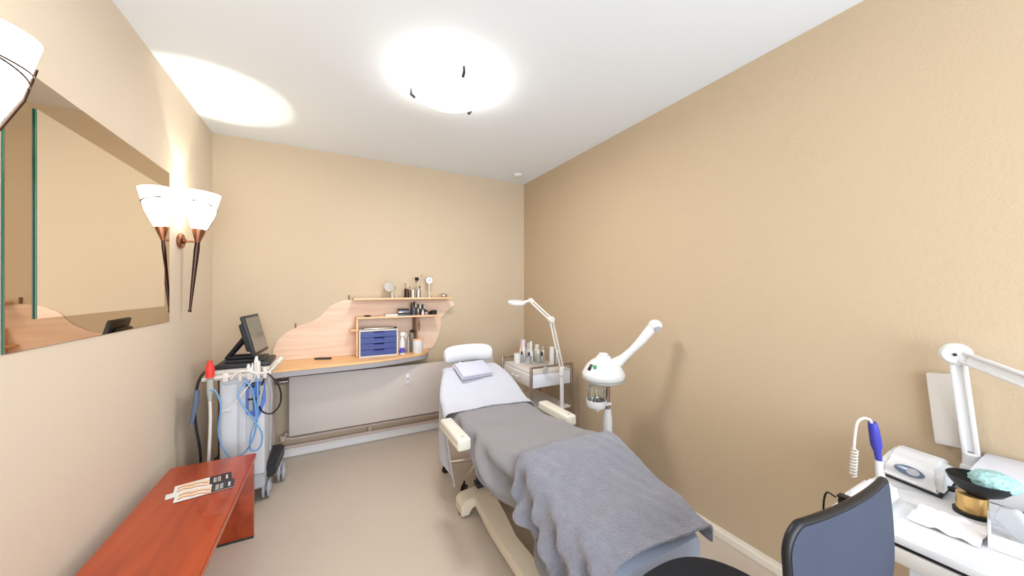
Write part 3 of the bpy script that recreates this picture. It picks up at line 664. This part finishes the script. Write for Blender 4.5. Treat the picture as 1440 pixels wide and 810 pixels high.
# ------------------------------------------------------------------ torch sconces
def sconce(y, label):
    xw = X0; xs = -.715; t = thing('wall_sconce', label, 'wall lamp', (xw, y, 1.68), 0, 'torch sconces beside the mirror')
    cyl(b_ := new(), (xw+.001, y, 1.68), (1, 0, 0), .045, .018, 28, .005); cyl(b_, (xw+.019, y, 1.68), (1, 0, 0), .018, .012, 16, .004); obj('wall_plate', b_, 'copper', t)
    tilt = Vector((.085, 0, 1)).normalized(); P0 = Vector((xs, y, 1.68))
    bm = new(); tube(bm, [(xw+.02, y, 1.68), (xs, y, 1.68)], .006, 10); obj('arm', bm, 'copper', t)
    bm = new(); lathe(bm, [(0, -.43), (.008, -.428), (.009, -.42), (.006, -.412), (.007, -.38), (.014, -.05), (.012, 0), (0, .004)], mtx=axis_m(P0, tilt)); obj('torch_stem', bm, 'iron', t)
    bm = new(); lathe(bm, [(0, -.005), (.012, -.004), (.03, .06), (.034, .085), (.031, .085), (.02, .04), (0, .035)], mtx=axis_m(P0, tilt)); obj('cup', bm, 'copper', t)
    bm = new(); lathe(bm, [(.026, .065), (.040, .09), (.066, .17), (.085, .30), (.082, .30), (.063, .17), (.037, .09), (.023, .068)], mtx=axis_m(P0, tilt), seg=36); sh_ = obj('lamp_shade', bm, 'shade', t)
    bm = new(); A = axis_m(P0, tilt)
    def ring(h0, dh, ph):
        return [A @ Vector(((r_ := .066+(h-.17)*.146+.003)*math.cos(a), r_*math.sin(a), h)) for a, h in [(ph+k*2*PI/36, h0+dh*math.sin(k*2*PI/36)) for k in range(36)]]
    tube(bm, ring(.235, .012, 0), .0022, 6, closed=True); tube(bm, ring(.215, .020, 1.2), .0022, 6, closed=True)
    tube(bm, [A @ Vector((.042*math.cos(-.9), .042*math.sin(-.9), .08)), A @ Vector((.069*math.cos(-.9), .069*math.sin(-.9), .165)), A @ Vector((.081*math.cos(-.9), .081*math.sin(-.9), .25))], .003, 8)
    obj('shade_wire', bm, 'iron', sh_)
    for i, (kind, h, e) in enumerate((('SPOT', .16, SPOT_W),)):
        l = bpy.data.lights.new('sconce_bulb', kind); l.energy = e; l.color = (1, .94, .80); l.shadow_soft_size = .015 if kind == 'SPOT' else .03
        lo = bpy.data.objects.new('sconce_bulb', l); COL.objects.link(lo)
        W = A @ Matrix.Translation((0, 0, h))
        if kind == 'SPOT':
            l.spot_size = math.radians(60); l.spot_blend = .25; W = W @ Matrix.Rotation(PI, 4, 'X')
        else: W = A @ Matrix.Translation((0, 0, .36))
        lo.matrix_world = W
sconce(2.736, 'torch sconce with lit white glass at the right edge of the mirror')
sconce(1.225, 'torch sconce with lit white glass cut off by the left photo edge')

# ------------------------------------------------------------------ ceiling lamp and detector
clp = thing('ceiling_lamp', 'round glowing white glass ceiling lamp with metal clips', 'ceiling lamp', (.607, 1.90, CZ))
cx, cy = .607, 1.90
b = new(); lathe(b, [(0, 0), (.09, 0), (.09, -.03), (0, -.03)], (cx, cy, CZ)); obj('ceiling_mount', b, 'white', clp)
b = new(); lathe(b, [(.215, -.055), (.21, -.075), (.17, -.098), (.1, -.118), (0, -.125), (0, -.121), (.1, -.113), (.168, -.093), (.205, -.07), (.211, -.055)], (cx, cy, CZ), 48); obj('glass_dish', b, 'dish', clp)
for px, py in ((.428, 1.999), (.61, 1.690), (.782, 2.037)):
    dx, dy = px-cx, py-cy; L = math.hypot(dx, dy); dx, dy = dx/L, dy/L
    b = new(); tube(b, [(cx+dx*.222, cy+dy*.222, CZ-.045), (cx+dx*.225, cy+dy*.225, CZ-.075), (cx+dx*.205, cy+dy*.205, CZ-.092)], .009, 8); obj('clip', b, 'dark', clp)
l = bpy.data.lights.new('ceiling_bulb', 'AREA'); l.shape = 'DISK'; l.size = .4; l.energy = LAMP_W; l.color = (1, .98, .96)
lo = bpy.data.objects.new('ceiling_bulb', l); COL.objects.link(lo); lo.location = (cx, cy, CZ-.135)
l = bpy.data.lights.new('ceiling_bulb_up', 'POINT'); l.energy = 3; l.color = (1, .98, .94); l.shadow_soft_size = .05
lo = bpy.data.objects.new('ceiling_bulb_up', l); COL.objects.link(lo); lo.location = (cx, cy, CZ-.06)
b = new(); lathe(b, [(0, 0), (.05, 0), (.05, -.012), (.042, -.022), (.02, -.027), (0, -.027)], (1.73, 3.12, CZ-.0), 32)
single('smoke_detector', b, 'white', 'small round white detector on the ceiling near the far right corner', 'smoke detector')

# ------------------------------------------------------------------ equipment trolley
tr = thing('trolley', 'white drawer trolley with chrome frame by the right wall corner', 'trolley', (1.64, 2.63, 0))
tx0, tx1, ty0, ty1 = 1.44, 1.85, 2.376, 2.89
for x in (tx0, tx1):
    for y in (ty0, ty1):
        b = new(); box(b, x-.010, x+.010, y-.010, y+.010, .06, .755, .003); pst = obj('post', b, 'chromed', tr)
        b = new(); cyl(b, (x-.01, y, .026), (1, 0, 0), .026, .02, 16, .004); tube(b, [(x, y, .03), (x, y, .06)], .006, 8); obj('caster', b, 'black', pst)
for y in (ty0, ty1):
    b = new(); tube(b, [(tx0, y, .748), (tx1, y, .748)], .008, 10); obj('rail', b, 'chromed', tr)
b = new(); cyl(b, (1.565, ty0-.014, .728), (0, -1, 0), .027, .012, 24, .003); obj('round_bumper', b, 'grey', tr, label='round dark grey bumper under the rail')
b = new(); box(b, tx0+.011, tx1-.011, ty0+.0, ty1-.0, .692, .705, .002); obj('top_tray', b, 'whitec', tr)
b = new(); box(b, tx0+.012, tx1-.012, ty0+.002, ty1-.002, .58, .691, .002); bd = obj('drawer_box', b, 'cool', tr)
b = new(); box(b, tx0-.004, tx0+.0115, ty0+.02, ty1-.02, .588, .683, .003); dw = obj('drawer', b, 'whitec', tr)
b = new(); tube(b, [(tx0-.004, 2.58, .64), (tx0-.024, 2.59, .64), (tx0-.024, 2.67, .64), (tx0-.004, 2.68, .64)], .005, 8); obj('handle', b, 'white', dw)
b = new(); box(b, tx0+.011, tx1-.011, ty0, ty1, .14, .155, .002); obj('bottom_shelf', b, 'whitec', tr)
b = new(); box(b, tx0+.011, tx1-.011, ty0, ty1, .37, .383, .002); obj('middle_shelf', b, 'whitec', tr)
ZQ = .705; G2 = 'bottles and tubes on the trolley'
b = new(); lathe(b, [(0, 0), (.03, 0), (.034, .085), (.031, .085), (.027, .004), (0, .004)], (1.545, 2.80, ZQ)); single('cup', b, 'white', 'white cup holding a wooden spatula on the trolley', 'cup')
b = new(); obox(b, (1.572, 2.80, ZQ+.085), (.018, .003, .15), (0, .25, 0), .0012); single('spatula', b, 'skin', 'pale wooden spatula standing in the white cup', 'spatula')
for a in (
    (1.593, 2.80, .016, .085, 'clearp', 'black', 'small frosted bottle with black cap right of the white cup', .3, .5),
    (1.625, 2.83, .022, .175, 'white', 'lilac', 'tall bottle with a lilac cap behind the round flask', .3, .9),
    (1.612, 2.70, .024, .09, 'glass', 'dark', 'round clear glass flask with dark neck at the front of the trolley', .3, .4),
    (1.668, 2.755, .020, .165, 'white', 'white', 'slim white cone-topped bottle at the middle of the trolley', .45, .55),
    (1.695, 2.835, .030, .14, 'whitec', 'cream', 'wide cream bottle behind the slim cone-topped bottle', .3, .7),
    (1.762, 2.80, .028, .13, 'cream', 'whitec', 'wide ivory bottle left of the lamp column', .25, .7),
    (1.715, 2.70, .014, .10, 'clearp', 'white', 'short frosted bottle in front of the wide bottles', .3, .6),
    (1.755, 2.70, .013, .085, 'clearp', 'black', 'little clear bottle with black cap left of the lamp column', .4, .6),
    (1.79, 2.735, .015, .12, 'whitec', 'grey', 'narrow off-white bottle with grey cap beside the lamp column', .25, .6),
    (1.770, 2.56, .021, .14, 'white', 'white', 'tall white tube right of the lamp column on the trolley', .15, .98),
    (1.806, 2.53, .014, .12, 'clearp', 'white', 'slim pale green-grey tube between white and pink tubes', .2, .95),
    (1.830, 2.58, .014, .11, 'pink', 'pink', 'dusty pink tube at the wall end of the trolley', .2, .95)):
    bottle(a[0], a[1], ZQ, a[2]*1.12, a[3]*1.18, a[4], a[5], a[6], a[7], a[8], 'bottle', G2)

# ------------------------------------------------------------------ magnifier lamp on stand (by trolley)
def parallel_arm(bm, a, b_, gap=.012, r=.005, up=(0, 0, 1)):
    a, b_ = Vector(a), Vector(b_); d = (b_-a).normalized(); n = d.cross(Vector((0, 1, .001))).normalized()
    for s in (-1, 1): tube(bm, [a+n*gap*s, b_+n*gap*s], r, 8)
    return bm
ml = thing('magnifier_lamp', 'white magnifier lamp on a floor stand in front of the trolley', 'lamp', (1.64, 2.23, 0))
lx, ly = 1.64, 2.23
b = new(); lathe(b, [(0, 0), (.14, 0), (.15, .01), (.14, .03), (.03, .045), (0, .045)], (lx, ly, 0)); obj('base', b, 'white', ml)
b = new(); tube(b, [(lx, ly, .04), (lx, ly, .73)], .016, 14); cyl(b, (lx, ly, .70), (0, 0, 1), .024, .07, 16, .004); obj('pole', b, 'white', ml)
e1 = (1.535, 2.23, 1.152); e2 = (1.415, 2.34, 1.30)
b = new(); parallel_arm(b, (lx-.005, ly, .77), e1, .013, .008); obj('lower_arm', b, 'whitec', ml)
b = new(); cyl(b, (e1[0], e1[1]-.02, e1[2]), (0, 1, 0), .026, .04, 18, .005); obj('elbow', b, 'whitec', ml)
b = new(); parallel_arm(b, e1, e2, .011, .007); obj('upper_arm', b, 'whitec', ml)
b = new(); cyl(b, (e2[0], e2[1]-.015, e2[2]), (0, 1, 0), .02, .03, 18, .004); tube(b, [e2, (1.375, 2.37, 1.29)], .011, 8); obj('head_joint', b, 'whitec', ml)
b = new(); lathe(b, [(.044, -.010), (.068, -.014), (.074, 0), (.066, .012), (.044, .010)], seg=32, mtx=Matrix.Translation((1.325, 2.41, 1.285)) @ Matrix.Rotation(.12, 4, 'X')); hd = obj('lamp_head', b, 'white', ml)
b = new(); lathe(b, [(0, -.004), (.0445, -.002), (.0445, .002), (0, .006)], seg=28, mtx=Matrix.Translation((1.325, 2.41, 1.285)) @ Matrix.Rotation(.12, 4, 'X')); obj('lens', b, 'glass', hd)

# ------------------------------------------------------------------ facial steamer
fs = thing('facial_steamer', 'white facial steamer on a chrome pole between couch and right wall', 'steamer', (1.61, 1.72, 0))
sx_, sy_ = 1.59, 1.70
for k in range(5):
    a = math.radians(72*k+20); ex, ey = sx_+.2*math.cos(a), sy_+.2*math.sin(a)
    b = new(); tube(b, [(sx_, sy_, .085), (ex, ey, .06)], [.022, .012], 10); lg = obj('leg', b, 'white', fs)
    b = new(); cyl(b, (ex, ey-.012, .022), (0, 1, 0), .022, .024, 14, .004); tube(b, [(ex, ey, .03), (ex, ey, .058)], .005, 8); obj('caster', b, 'dark', lg)
b = new(); tube(b, [(sx_+.03, sy_, .08), (sx_+.03, sy_, .80)], .0165, 14); obj('pole', b, 'chromed', fs)
b = new(); lathe(b, [(0, .08), (.032, .08), (.032, .53), (.024, .60), (0, .60)], (sx_+.03, sy_, 0), 20); obj('column_sleeve', b, 'white', fs)
hc_ = (sx_-.005, sy_)
b = new(); lathe(b, [(0, .775), (.09, .775), (.118, .79), (.134, .815), (.138, .835), (.136, .845), (.130, .855), (.108, .895), (.075, .925), (.05, .938), (.045, .948), (.04, .956), (0, .958)], (hc_[0], hc_[1], 0), 40); hh = obj('steamer_head', b, 'white', fs)
b = new(); lathe(b, [(.1245, .800), (.1365, .805), (.1375, .812), (.128, .812)], (hc_[0], hc_[1], 0), 40); obj('rim', b, 'clearp', hh)
b = new(); lathe(b, [(0, .957), (.030, .957), (.033, .966), (.025, .972), (0, .973)], (hc_[0], hc_[1], 0), 24); obj('fill_cap', b, 'white', hh)
def headp(ang, z, out=0):
    r = .136-(z-.845)/(.925-.845)*.061+out; return Vector((hc_[0]+r*math.cos(ang), hc_[1]+r*math.sin(ang), z))
va = math.atan2(-sy_, -sx_)
a1 = va-.84; pn = headp(a1, .888, .006); nn = Vector((math.cos(a1)*.8, math.sin(a1)*.8, .62)).normalized()
b = new(); Mx = axis_m(pn, nn); box(b, -.022, .022, -.014, .014, -.006, .003, .002, 2, Mx @ Matrix.Rotation(PI/2, 4, 'Z')); obj('power_switch', b, 'black', hh, label='black rocker switch')
a2 = va-.50; pn2 = headp(a2, .892, .002); n2 = Vector((math.cos(a2)*.8, math.sin(a2)*.8, .62)).normalized()
b = new(); cyl(b, pn2-n2*.006, n2, .024, .009, 22, .002); obj('control_plate', b, 'whitec', hh)
b = new(); cyl(b, pn2+n2*.002, n2, .013, .012, 18, .003); obj('control_knob', b, 'green', hh, label='green control knob')
# glass jar below
jx, jy = sx_-.075, sy_-.01
b = new(); lathe(b, [(.03, .774), (.052, .765), (.056, .74), (.056, .68), (.048, .655), (0, .65), (0, .654), (.046, .659), (.053, .682), (.053, .74), (.049, .763), (.03, .77)], (jx, jy, 0), 28); obj('water_jar', b, 'glass', fs)
b = new(); tube(b, [(jx, jy, .775), (jx, jy, .70)], .006, 8); tube(b, helix((jx-.03, jy, .69), (jx+.03, jy, .69), .012, 4), .003, 6); obj('heating_element', b, 'chrome', fs)
b = new()
for q in (-.055, .055): tube(b, [(jx+q, jy-.02, .775), (jx+q, jy-.02, .67)], .0045, 8)
obj('jar_rods', b, 'chrome', fs)
b = new(); lathe(b, [(.0, .632), (.055, .632), (.062, .645), (.064, .68), (.060, .68), (.056, .649), (0, .645)], (jx, jy, 0), 24); box(b, jx, sx_+.045, sy_-.028, sy_+.028, .628, .648, .008); cyl(b, (jx+.01, jy, .60), (0, 0, 1), .011, .034, 14, .003); obj('jar_bracket', b, 'white', fs)
tip = Vector((1.80, 1.47, 1.165)); a0 = Vector((hc_[0]+.06, hc_[1]-.045, .90))
b = new(); tube(b, [a0, a0+(tip-a0)*.25+Vector((0, 0, -.01)), a0+(tip-a0)*.6+Vector((0, 0, -.012)), tip-Vector((.01, -.01, .01))], [.042, .027, .022, .028, .032], 18, 6); obj('steam_arm', b, 'white', fs)
b = new(); bmesh.ops.create_uvsphere(b, u_segments=24, v_segments=14, radius=.042, matrix=Matrix.Translation(tip) @ Matrix.Diagonal((1, 1, .85, 1))); nzl = obj('nozzle', b, 'white', fs)
dn = Vector((-.35, -.75, -.45)).normalized(); b = new(); cyl(b, tip+dn*.034, dn, .020, .010, 20, .002); obj('nozzle_outlet', b, 'grey', nzl)

# ------------------------------------------------------------------ task chair in the foreground
ch = thing('task_chair', 'black swivel chair with curved slate mesh back at the couch foot', 'chair', (.915, .487, 0))
scx, scy = .915, .487
b = new()
def seatf(u, v):
    a = 2*PI*u; rr = v; n = 2.6
    k = (abs(math.cos(a))**n+abs(math.sin(a))**n)**(-1/n)
    return (scx+.25*k*rr*math.cos(a), scy+.272*k*rr*math.sin(a), .522-.010*rr**3-.035*max(0, rr-.93)/.07)
surf(b, seatf, 60, 18, 0); surf(b, lambda u, v: (seatf(u, v*.999)[0], seatf(u, v*.999)[1], .458-.02*(1-v)), 60, 6)
bmesh.ops.remove_doubles(b, verts=b.verts, dist=.0015); obj('seat', b, 'seat', ch)
# backrest: curved shell
bk0 = Vector((.82, .346, 0)); bk1 = Vector((1.262, .318, 0)); 
def backp(t, z, off=0):
    c = bk0+(bk1-bk0)*t; n_ = Vector((-.09, -1, 0)).normalized(); s2 = (t-.5)*2
    return Vector((c.x, c.y, z))+n_*(off+.016*(1-s2*s2)+.010*math.sin((z-.54)/.36*PI))
def lim(z):
    def cut(h, r_t, r_s):          # inset of the side near an end, h = distance to that end
        if h >= r_t: return 0
        return r_s*(1-math.sqrt(max(0, 1-((r_t-h)/r_t)**2)))
    return cut(.902-z, .06, .13)+cut(z-.54, .10, .3), 1-cut(.905-z, .03, .06)-cut(z-.54, .18, .42)
def shell(u, v):
    z = .54+.36*(.5-.5*math.cos(PI*v)); l0, l1 = lim(z); return backp(l0+(l1-l0)*u, z)
b = new(); surf(b, shell, 41, 41, .02); bk = obj('backrest', b, 'mesh', ch)
bd_ = [shell(u/30, 0) for u in range(31)]+[shell(1, v/40) for v in range(1, 41)]+[shell(u/30, 1) for u in range(29, -1, -1)]+[shell(0, v/40) for v in range(39, 0, -1)]
nb = Vector((-.17, -1, 0))
b = new(); tube(b, [p+Vector((.0025, .010, 0)) for p in bd_], .0095, 10, closed=True); obj('back_frame', b, 'black', ch)
b = new(); tube(b, [(1.075, .345, .70), (1.075, .30, .55), (1.06, .34, .42), (.95, .45, .43)], .018, 10, 5); obj('back_support', b, 'black', ch)
b = new(); tube(b, [(scx, scy, .08), (scx, scy, .435)], .025, 12); obj('gas_column', b, 'black', ch)
for k in range(5):
    a = math.radians(72*k+100); ex, ey = scx+.25*math.cos(a), scy+.25*math.sin(a)
    b = new(); tube(b, [(scx, scy, .10), (ex, ey, .075)], [.025, .014], 10); lg = obj('leg', b, 'black', ch)
    b = new(); cyl(b, (ex-.014, ey, .027), (1, 0, 0), .027, .028, 14, .004); tube(b, [(ex, ey, .03), (ex, ey, .072)], .006, 8); obj('caster', b, 'black', lg)

# ------------------------------------------------------------------ white work desk along the right wall
wd = thing('work_desk', 'white work desk along the right wall in the foreground', 'desk', (1.63, -.1, 0))
DZ = .75
b = new(); box(b, 1.30, X1-.003, -.75, .45, DZ-.022, DZ, .005); obj('desk_top', b, 'white', wd)
b = new(); box(b, 1.306, 1.9, -.74, .44, DZ-.030, DZ-.0222); obj('edge_strip', b, 'black', wd, False, label='thin black strip under the top edge')
b = new(); box(b, 1.302, 1.90, -.74, .435, DZ-.075, DZ-.0305, .01); obj('edge_rail', b, 'whitec', wd)
b = new(); box(b, 1.33, 1.90, -.72, .30, DZ-.17, DZ-.0755, .004); obj('drawer_box', b, 'cool', wd)
for y in (.40, -.72): 
    for x in (1.34, 1.88):
        b = new(); box(b, x-.018, x+.018, y-.018, y+.018, 0, DZ-.0755, .003); obj('leg', b, 'white', wd)
b = new(); tube(b, [(1.34, .36, .60), (1.88, .0, .25)], .004, 6); tube(b, [(1.34, .36, .25), (1.88, 0, .60)], .004, 6); obj('wire_brace', b, 'chrome', wd)
# nail drill unit and handpiece
nd = thing('control_unit', 'low white control unit with black plug on the far front desk corner', 'control unit', (1.42, .40, DZ))
b = new(); prism(b, [(1.305, .36, DZ+.001), (1.305, .435, DZ+.001), (1.50, .435, DZ+.001), (1.53, .36, DZ+.001)], (0, 0, .05))
for v in b.verts:
    if v.co.z > DZ+.03: v.co.x += (.03 if v.co.x < 1.4 else -.01); v.co.y += (-.01 if v.co.y > .4 else .008)
bmesh.ops.bevel(b, geom=list(b.edges), offset=.010, segments=3, affect='EDGES'); obj('housing', b, 'white', nd)
b = new(); box(b, 1.296, 1.318, .405, .43, DZ+.006, DZ+.038, .003); box(b, 1.294, 1.32, .403, .432, DZ+.04, DZ+.045, .001); obj('plug', b, 'black', nd)
b = new(); tube(b, [(1.30, .436, DZ+.035), (1.285, .45, DZ+.045), (1.278, .455, DZ+.015), (1.285, .457, DZ-.05), (1.29, .457, DZ-.2)], .0025, 8, 5); obj('cable', b, 'black', nd)
b = new(); top = (1.545, .437, .965); hl = helix((1.535, .47, .77), (1.525, .463, .865), .0075, 9)
tube(b, hl, .0028, 6); tube(b, [hl[-1], (1.517, .46, .91), (1.520, .455, .955), (1.535, .445, .970), (1.553, .435, .965), (1.566, .433, .945)], .004, 8, 5); obj('coiled_cable', b, 'whitec', nd)
b = new(); tube(b, [(1.565, .433, .955), (1.57, .431, .935), (1.583, .428, .88), (1.588, .427, .855)], [.011, .0135, .015, .009], 14); tube(b, [(1.588, .427, .857), (1.594, .425, .825)], [.0095, .008], 12); obj('handpiece', b, 'violet', nd, label='violet-blue handpiece standing upright')
b = new(); tube(b, [(1.594, .425, .828), (1.596, .425, .80), (1.60, .42, DZ+.006)], [.010, .010, .014], 10); obj('handpiece_holder', b, 'white', nd)
# rounded device with oval display
dv = thing('electronic_device', 'white rounded device with an oval grey display on the desk', 'device', (1.77, .38, DZ), 0)
prof = [(1.655, DZ+.004), (1.652, DZ+.03), (1.675, DZ+.066), (1.71, DZ+.086), (1.78, DZ+.088), (1.85, DZ+.06), (1.86, DZ+.004)]
b = new(); prism(b, [(x, .300, z) for x, z in prof], (0, .148, 0))
for v in b.verts:
    if v.co.z > DZ+.05: v.co.y = .374+(v.co.y-.374)*.86
    v.co.x -= (v.co.y-.374)*-.25
bmesh.ops.bevel(b, geom=list(b.edges), offset=.014, segments=4, affect='EDGES'); obj('housing', b, 'white', dv)
b = new(); prism(b, [(1.665, .304, DZ+.001), (1.85, .304, DZ+.001), (1.85, .444, DZ+.001), (1.665, .444, DZ+.001)], (0, 0, .006)); 
for v in b.verts: v.co.x += (v.co.y-.374)*.25
obj('bottom_edge', b, 'dark', dv)
pn = Vector((1.661, .374, DZ+.049)); nn = Vector((-.84, .12, .53)).normalized(); yv = Vector((.25, 1, 0)).normalized(); xv = yv.cross(nn).normalized()
DM = Matrix.Translation(pn) @ Matrix((yv, xv, nn)).transposed().to_4x4()
b = new(); lathe(b, [(0, -.004), (.036, -.004), (.036, .002), (.03, .003), (0, .003)], seg=36, sy=.42, mtx=DM); dp = obj('display', b, 'slate', dv, label='oval blue-grey display')
b = new(); lathe(b, [(0, .0031), (.016, .0031), (.014, .005), (0, .005)], seg=24, sy=.7, mtx=DM @ Matrix.Translation((-.010, 0, 0))); obj('button_pad', b, 'grey', dp)
b = new(); tube(b, [(1.70, .30, DZ+.02), (1.70, .285, DZ+.022)], .008, 10); obj('plug', b, 'black', dv)

# jar, bowl with sponge
jc = (1.61, .243)
jr = thing('jar', 'gold jar with black base under the black bowl', 'jar', (jc[0], jc[1], DZ))
b = new(); lathe(b, [(0, 0), (.034, 0), (.035, .003), (.035, .011), (0, .011)], (*jc, DZ), 28); obj('base', b, 'black', jr)
b = new(); lathe(b, [(0, .0112), (.029, .0112), (.029, .058), (0, .058)], (*jc, DZ), 28); obj('body', b, 'gold', jr)
bw = thing('bowl', 'shallow black bowl balanced on the gold jar', 'bowl', (jc[0], jc[1], DZ+.058))
b = new(); lathe(b, [(0, 0), (.02, 0), (.040, .012), (.056, .032), (.061, .046), (.058, .046), (.053, .033), (.037, .015), (0, .004)], (jc[0]+.01, jc[1]-.012, DZ+.0585), 36); obj('shell', b, 'black', bw)
b = new(); bmesh.ops.create_icosphere(b, subdivisions=4, radius=1)
for v in b.verts:
    n = 1+.10*nz(v.co.x*4, v.co.y*4, v.co.z*5)+.05*nz(v.co.x*14, v.co.y*12, v.co.z*11)
    v.co = Vector((jc[0]+.012+v.co.x*.044*n, jc[1]-.036+v.co.y*.044*n, DZ+.058+.050+v.co.z*.026*n))
single('sponge', b, 'teal', 'fluffy aqua and white sponge lying in the black bowl', 'sponge')
# open tray with tools
ty = thing('tool_tray', 'open white tray holding metal tools on the desk', 'tray', (1.50, .05, DZ))
TM = Matrix.Translation((1.53, .055, DZ+.001)) @ Matrix.Rotation(math.radians(8), 4, 'Z')
b = new(); box(b, -.075, .075, -.15, .15, 0, .005, .001, 1, TM)
for x0_, x1_, y0_, y1_ in ((-.075, -.07, -.15, .15), (.07, .075, -.15, .15), (-.07, .07, -.15, -.145), (-.07, .07, .145, .15)): box(b, x0_, x1_, y0_, y1_, .005, .036, .001, 1, TM)
obj('tray_body', b, 'white', ty)
def tool(pts, r, m, name, label, extra=None):
    b = new(); tube(b, [TM @ Vector(p) for p in pts], r, 8)
    if extra: extra(b)
    return single(name, b, m, label, 'tool')
b = new(); prism(b, [TM @ Vector(p) for p in ((.0, .09, .012), (.03, .13, .045), (.042, .12, .075), (.036, .10, .078), (.018, .07, .03))], TM.to_3x3() @ Vector((-.018, .012, 0))); bmesh.ops.bevel(b, geom=list(b.edges), offset=.002, segments=2, affect='EDGES')
single('spatula', b, 'grey', 'broad grey metal spatula standing up out of the tool tray', 'spatula')
sc_ = thing('scissors', 'metal scissors lying open in the tool tray', 'scissors', tuple(TM @ Vector((0, .0, .006))))
b = new(); tube(b, [TM @ Vector(p) for p in ((-.03, .10, .011), (.0, .03, .012), (.012, -.02, .012))], [.002, .005, .003], 8); obj('blade', b, 'steel', sc_)
b = new(); tube(b, [TM @ Vector(p) for p in ((.02, .10, .017), (.0, .03, .018), (-.02, -.02, .018))], [.002, .005, .003], 8); obj('blade', b, 'steel', sc_)
for cx_, cy_, z_ in ((.02, -.042, .013), (-.03, -.040, .019)):
    b = new(); tube(b, [TM @ Vector((cx_+.014*math.cos(t*PI/10), cy_+.02*math.sin(t*PI/10), z_)) for t in range(20)], .003, 8, closed=True); obj('handle', b, 'dark', sc_)
tool([(-.055, .125, .014), (-.052, .09, .015), (-.048, .04, .014)], [.008, .009, .008], 'chrome', 'metal_tube', 'fat chrome tube lying at the front of the tool tray')
tool([(.05, .09, .012), (.055, .0, .012), (.05, -.10, .012)], [.003, .005, .003], 'dark', 'tweezers', 'thin dark tweezers lying along the rear side of the tool tray')
# tissue
b = new()
def tis(u, v):
    x, y = (u-.5)*.13, (v-.5)*.12
    return (1.475+x, .262+y, DZ+.005+.009*abs(nz(x*18, y*16, 1))+.009*math.exp(-((x/.03)**2+(y/.03)**2)))
surf(b, tis, 28, 28, .0015); single('tissue', b, 'tissue', 'crumpled white tissue lying on the desk before the device', 'tissue')
# white box at the back, with dark tool on it
bx_ = thing('storage_box', 'large white plastic box against the wall behind the bowl', 'box', (1.84, .12, DZ))
b = new(); box(b, 1.745, 1.945, -.12, .262, DZ+.001, DZ+.075, .008); obj('box_body', b, 'white', bx_)
b = new(); box(b, 1.738, 1.948, -.125, .266, DZ+.0755, DZ+.092, .005); obj('lid', b, 'cool', bx_)
b = new(); lathe(b, [(0, 0), (.03, 0), (.034, .012), (.028, .02), (0, .022)], (1.70, .135, DZ+.001), 24, sy=.6); single('dark_disc', b, 'dark', 'small dark oval pot at the right photo edge beside the box', 'pot')
# desk lamp
l2 = thing('desk_lamp', 'large white jointed magnifier lamp clamped at the back of the work desk', 'lamp', (1.80, .283, DZ))
b = new(); box(b, 1.88, 1.935, .268, .31, DZ+.001, DZ+.05, .006); cyl(b, (1.905, .288, DZ+.04), (0, 0, 1), .02, .05, 18, .004); obj('clamp', b, 'white', l2)
def flatarm(a, b_, name, wd_=.014, gap=.017):
    a, b_ = Vector(a), Vector(b_); d = (b_-a); L = d.length; d.normalize()
    view = Vector((1, .1, 0)); n = d.cross(view).normalized(); q = n.cross(d).normalized()
    R_ = Matrix((n, q, d)).transposed().to_4x4()
    b = new()
    for s in (-1, 1): box(b, s*gap-wd_/2, s*gap+wd_/2, -.010, .010, 0, L, .004, 2, Matrix.Translation(a) @ R_)
    box(b, -gap+.003, gap-.003, -.003, .003, .02, L-.02, .001, 1, Matrix.Translation(a) @ R_)
    return obj(name, b, 'white', l2)
E1 = (1.865, .312, 1.172); E0 = (1.905, .288, DZ+.075); E2 = (1.66, .03, 1.085)
flatarm(E0, E1, 'lower_arm', .012, .013)
el = new(); cyl(el, (E1[0]-.022, E1[1], E1[2]), (1, .1, 0), .036, .046, 24, .008); ej = obj('elbow_joint', el, 'white', l2)
el = new(); cyl(el, (E1[0]-.025, E1[1], E1[2]), (1, .1, 0), .005, .004, 12); obj('elbow_screw', el, 'dark', ej)
flatarm((E1[0]-.01, E1[1]-.01, E1[2]-.006), E2, 'upper_arm', .011, .015)
b = new(); cyl(b, (E2[0]-.02, E2[1], E2[2]), (1, .1, 0), .028, .04, 20, .005); obj('head_joint', b, 'white', l2)
b = new(); lathe(b, [(.06, -.015), (.105, -.018), (.112, 0), (.10, .016), (.06, .014)], seg=36, mtx=Matrix.Translation((1.58, -.10, 1.06)) @ Matrix.Rotation(.2, 4, 'X')); tube(b, [(1.655, .02, 1.08), (1.62, -.02, 1.07)], .012, 8); obj('lamp_head', b, 'white', l2)
# white wall panel behind the lamp
wp = thing('wall_panel', 'slightly tilted white panel standing against the wall behind the big desk lamp', 'panel', (1.93, .34, .85))
PM = Matrix.Translation((1.925, .345, .965)) @ Matrix.Rotation(math.radians(-5), 4, 'X')
b = new(); box(b, -.012, .022, -.036, .036, -.125, .125, .006, 2, PM); obj('panel_body', b, 'whitec', wp)
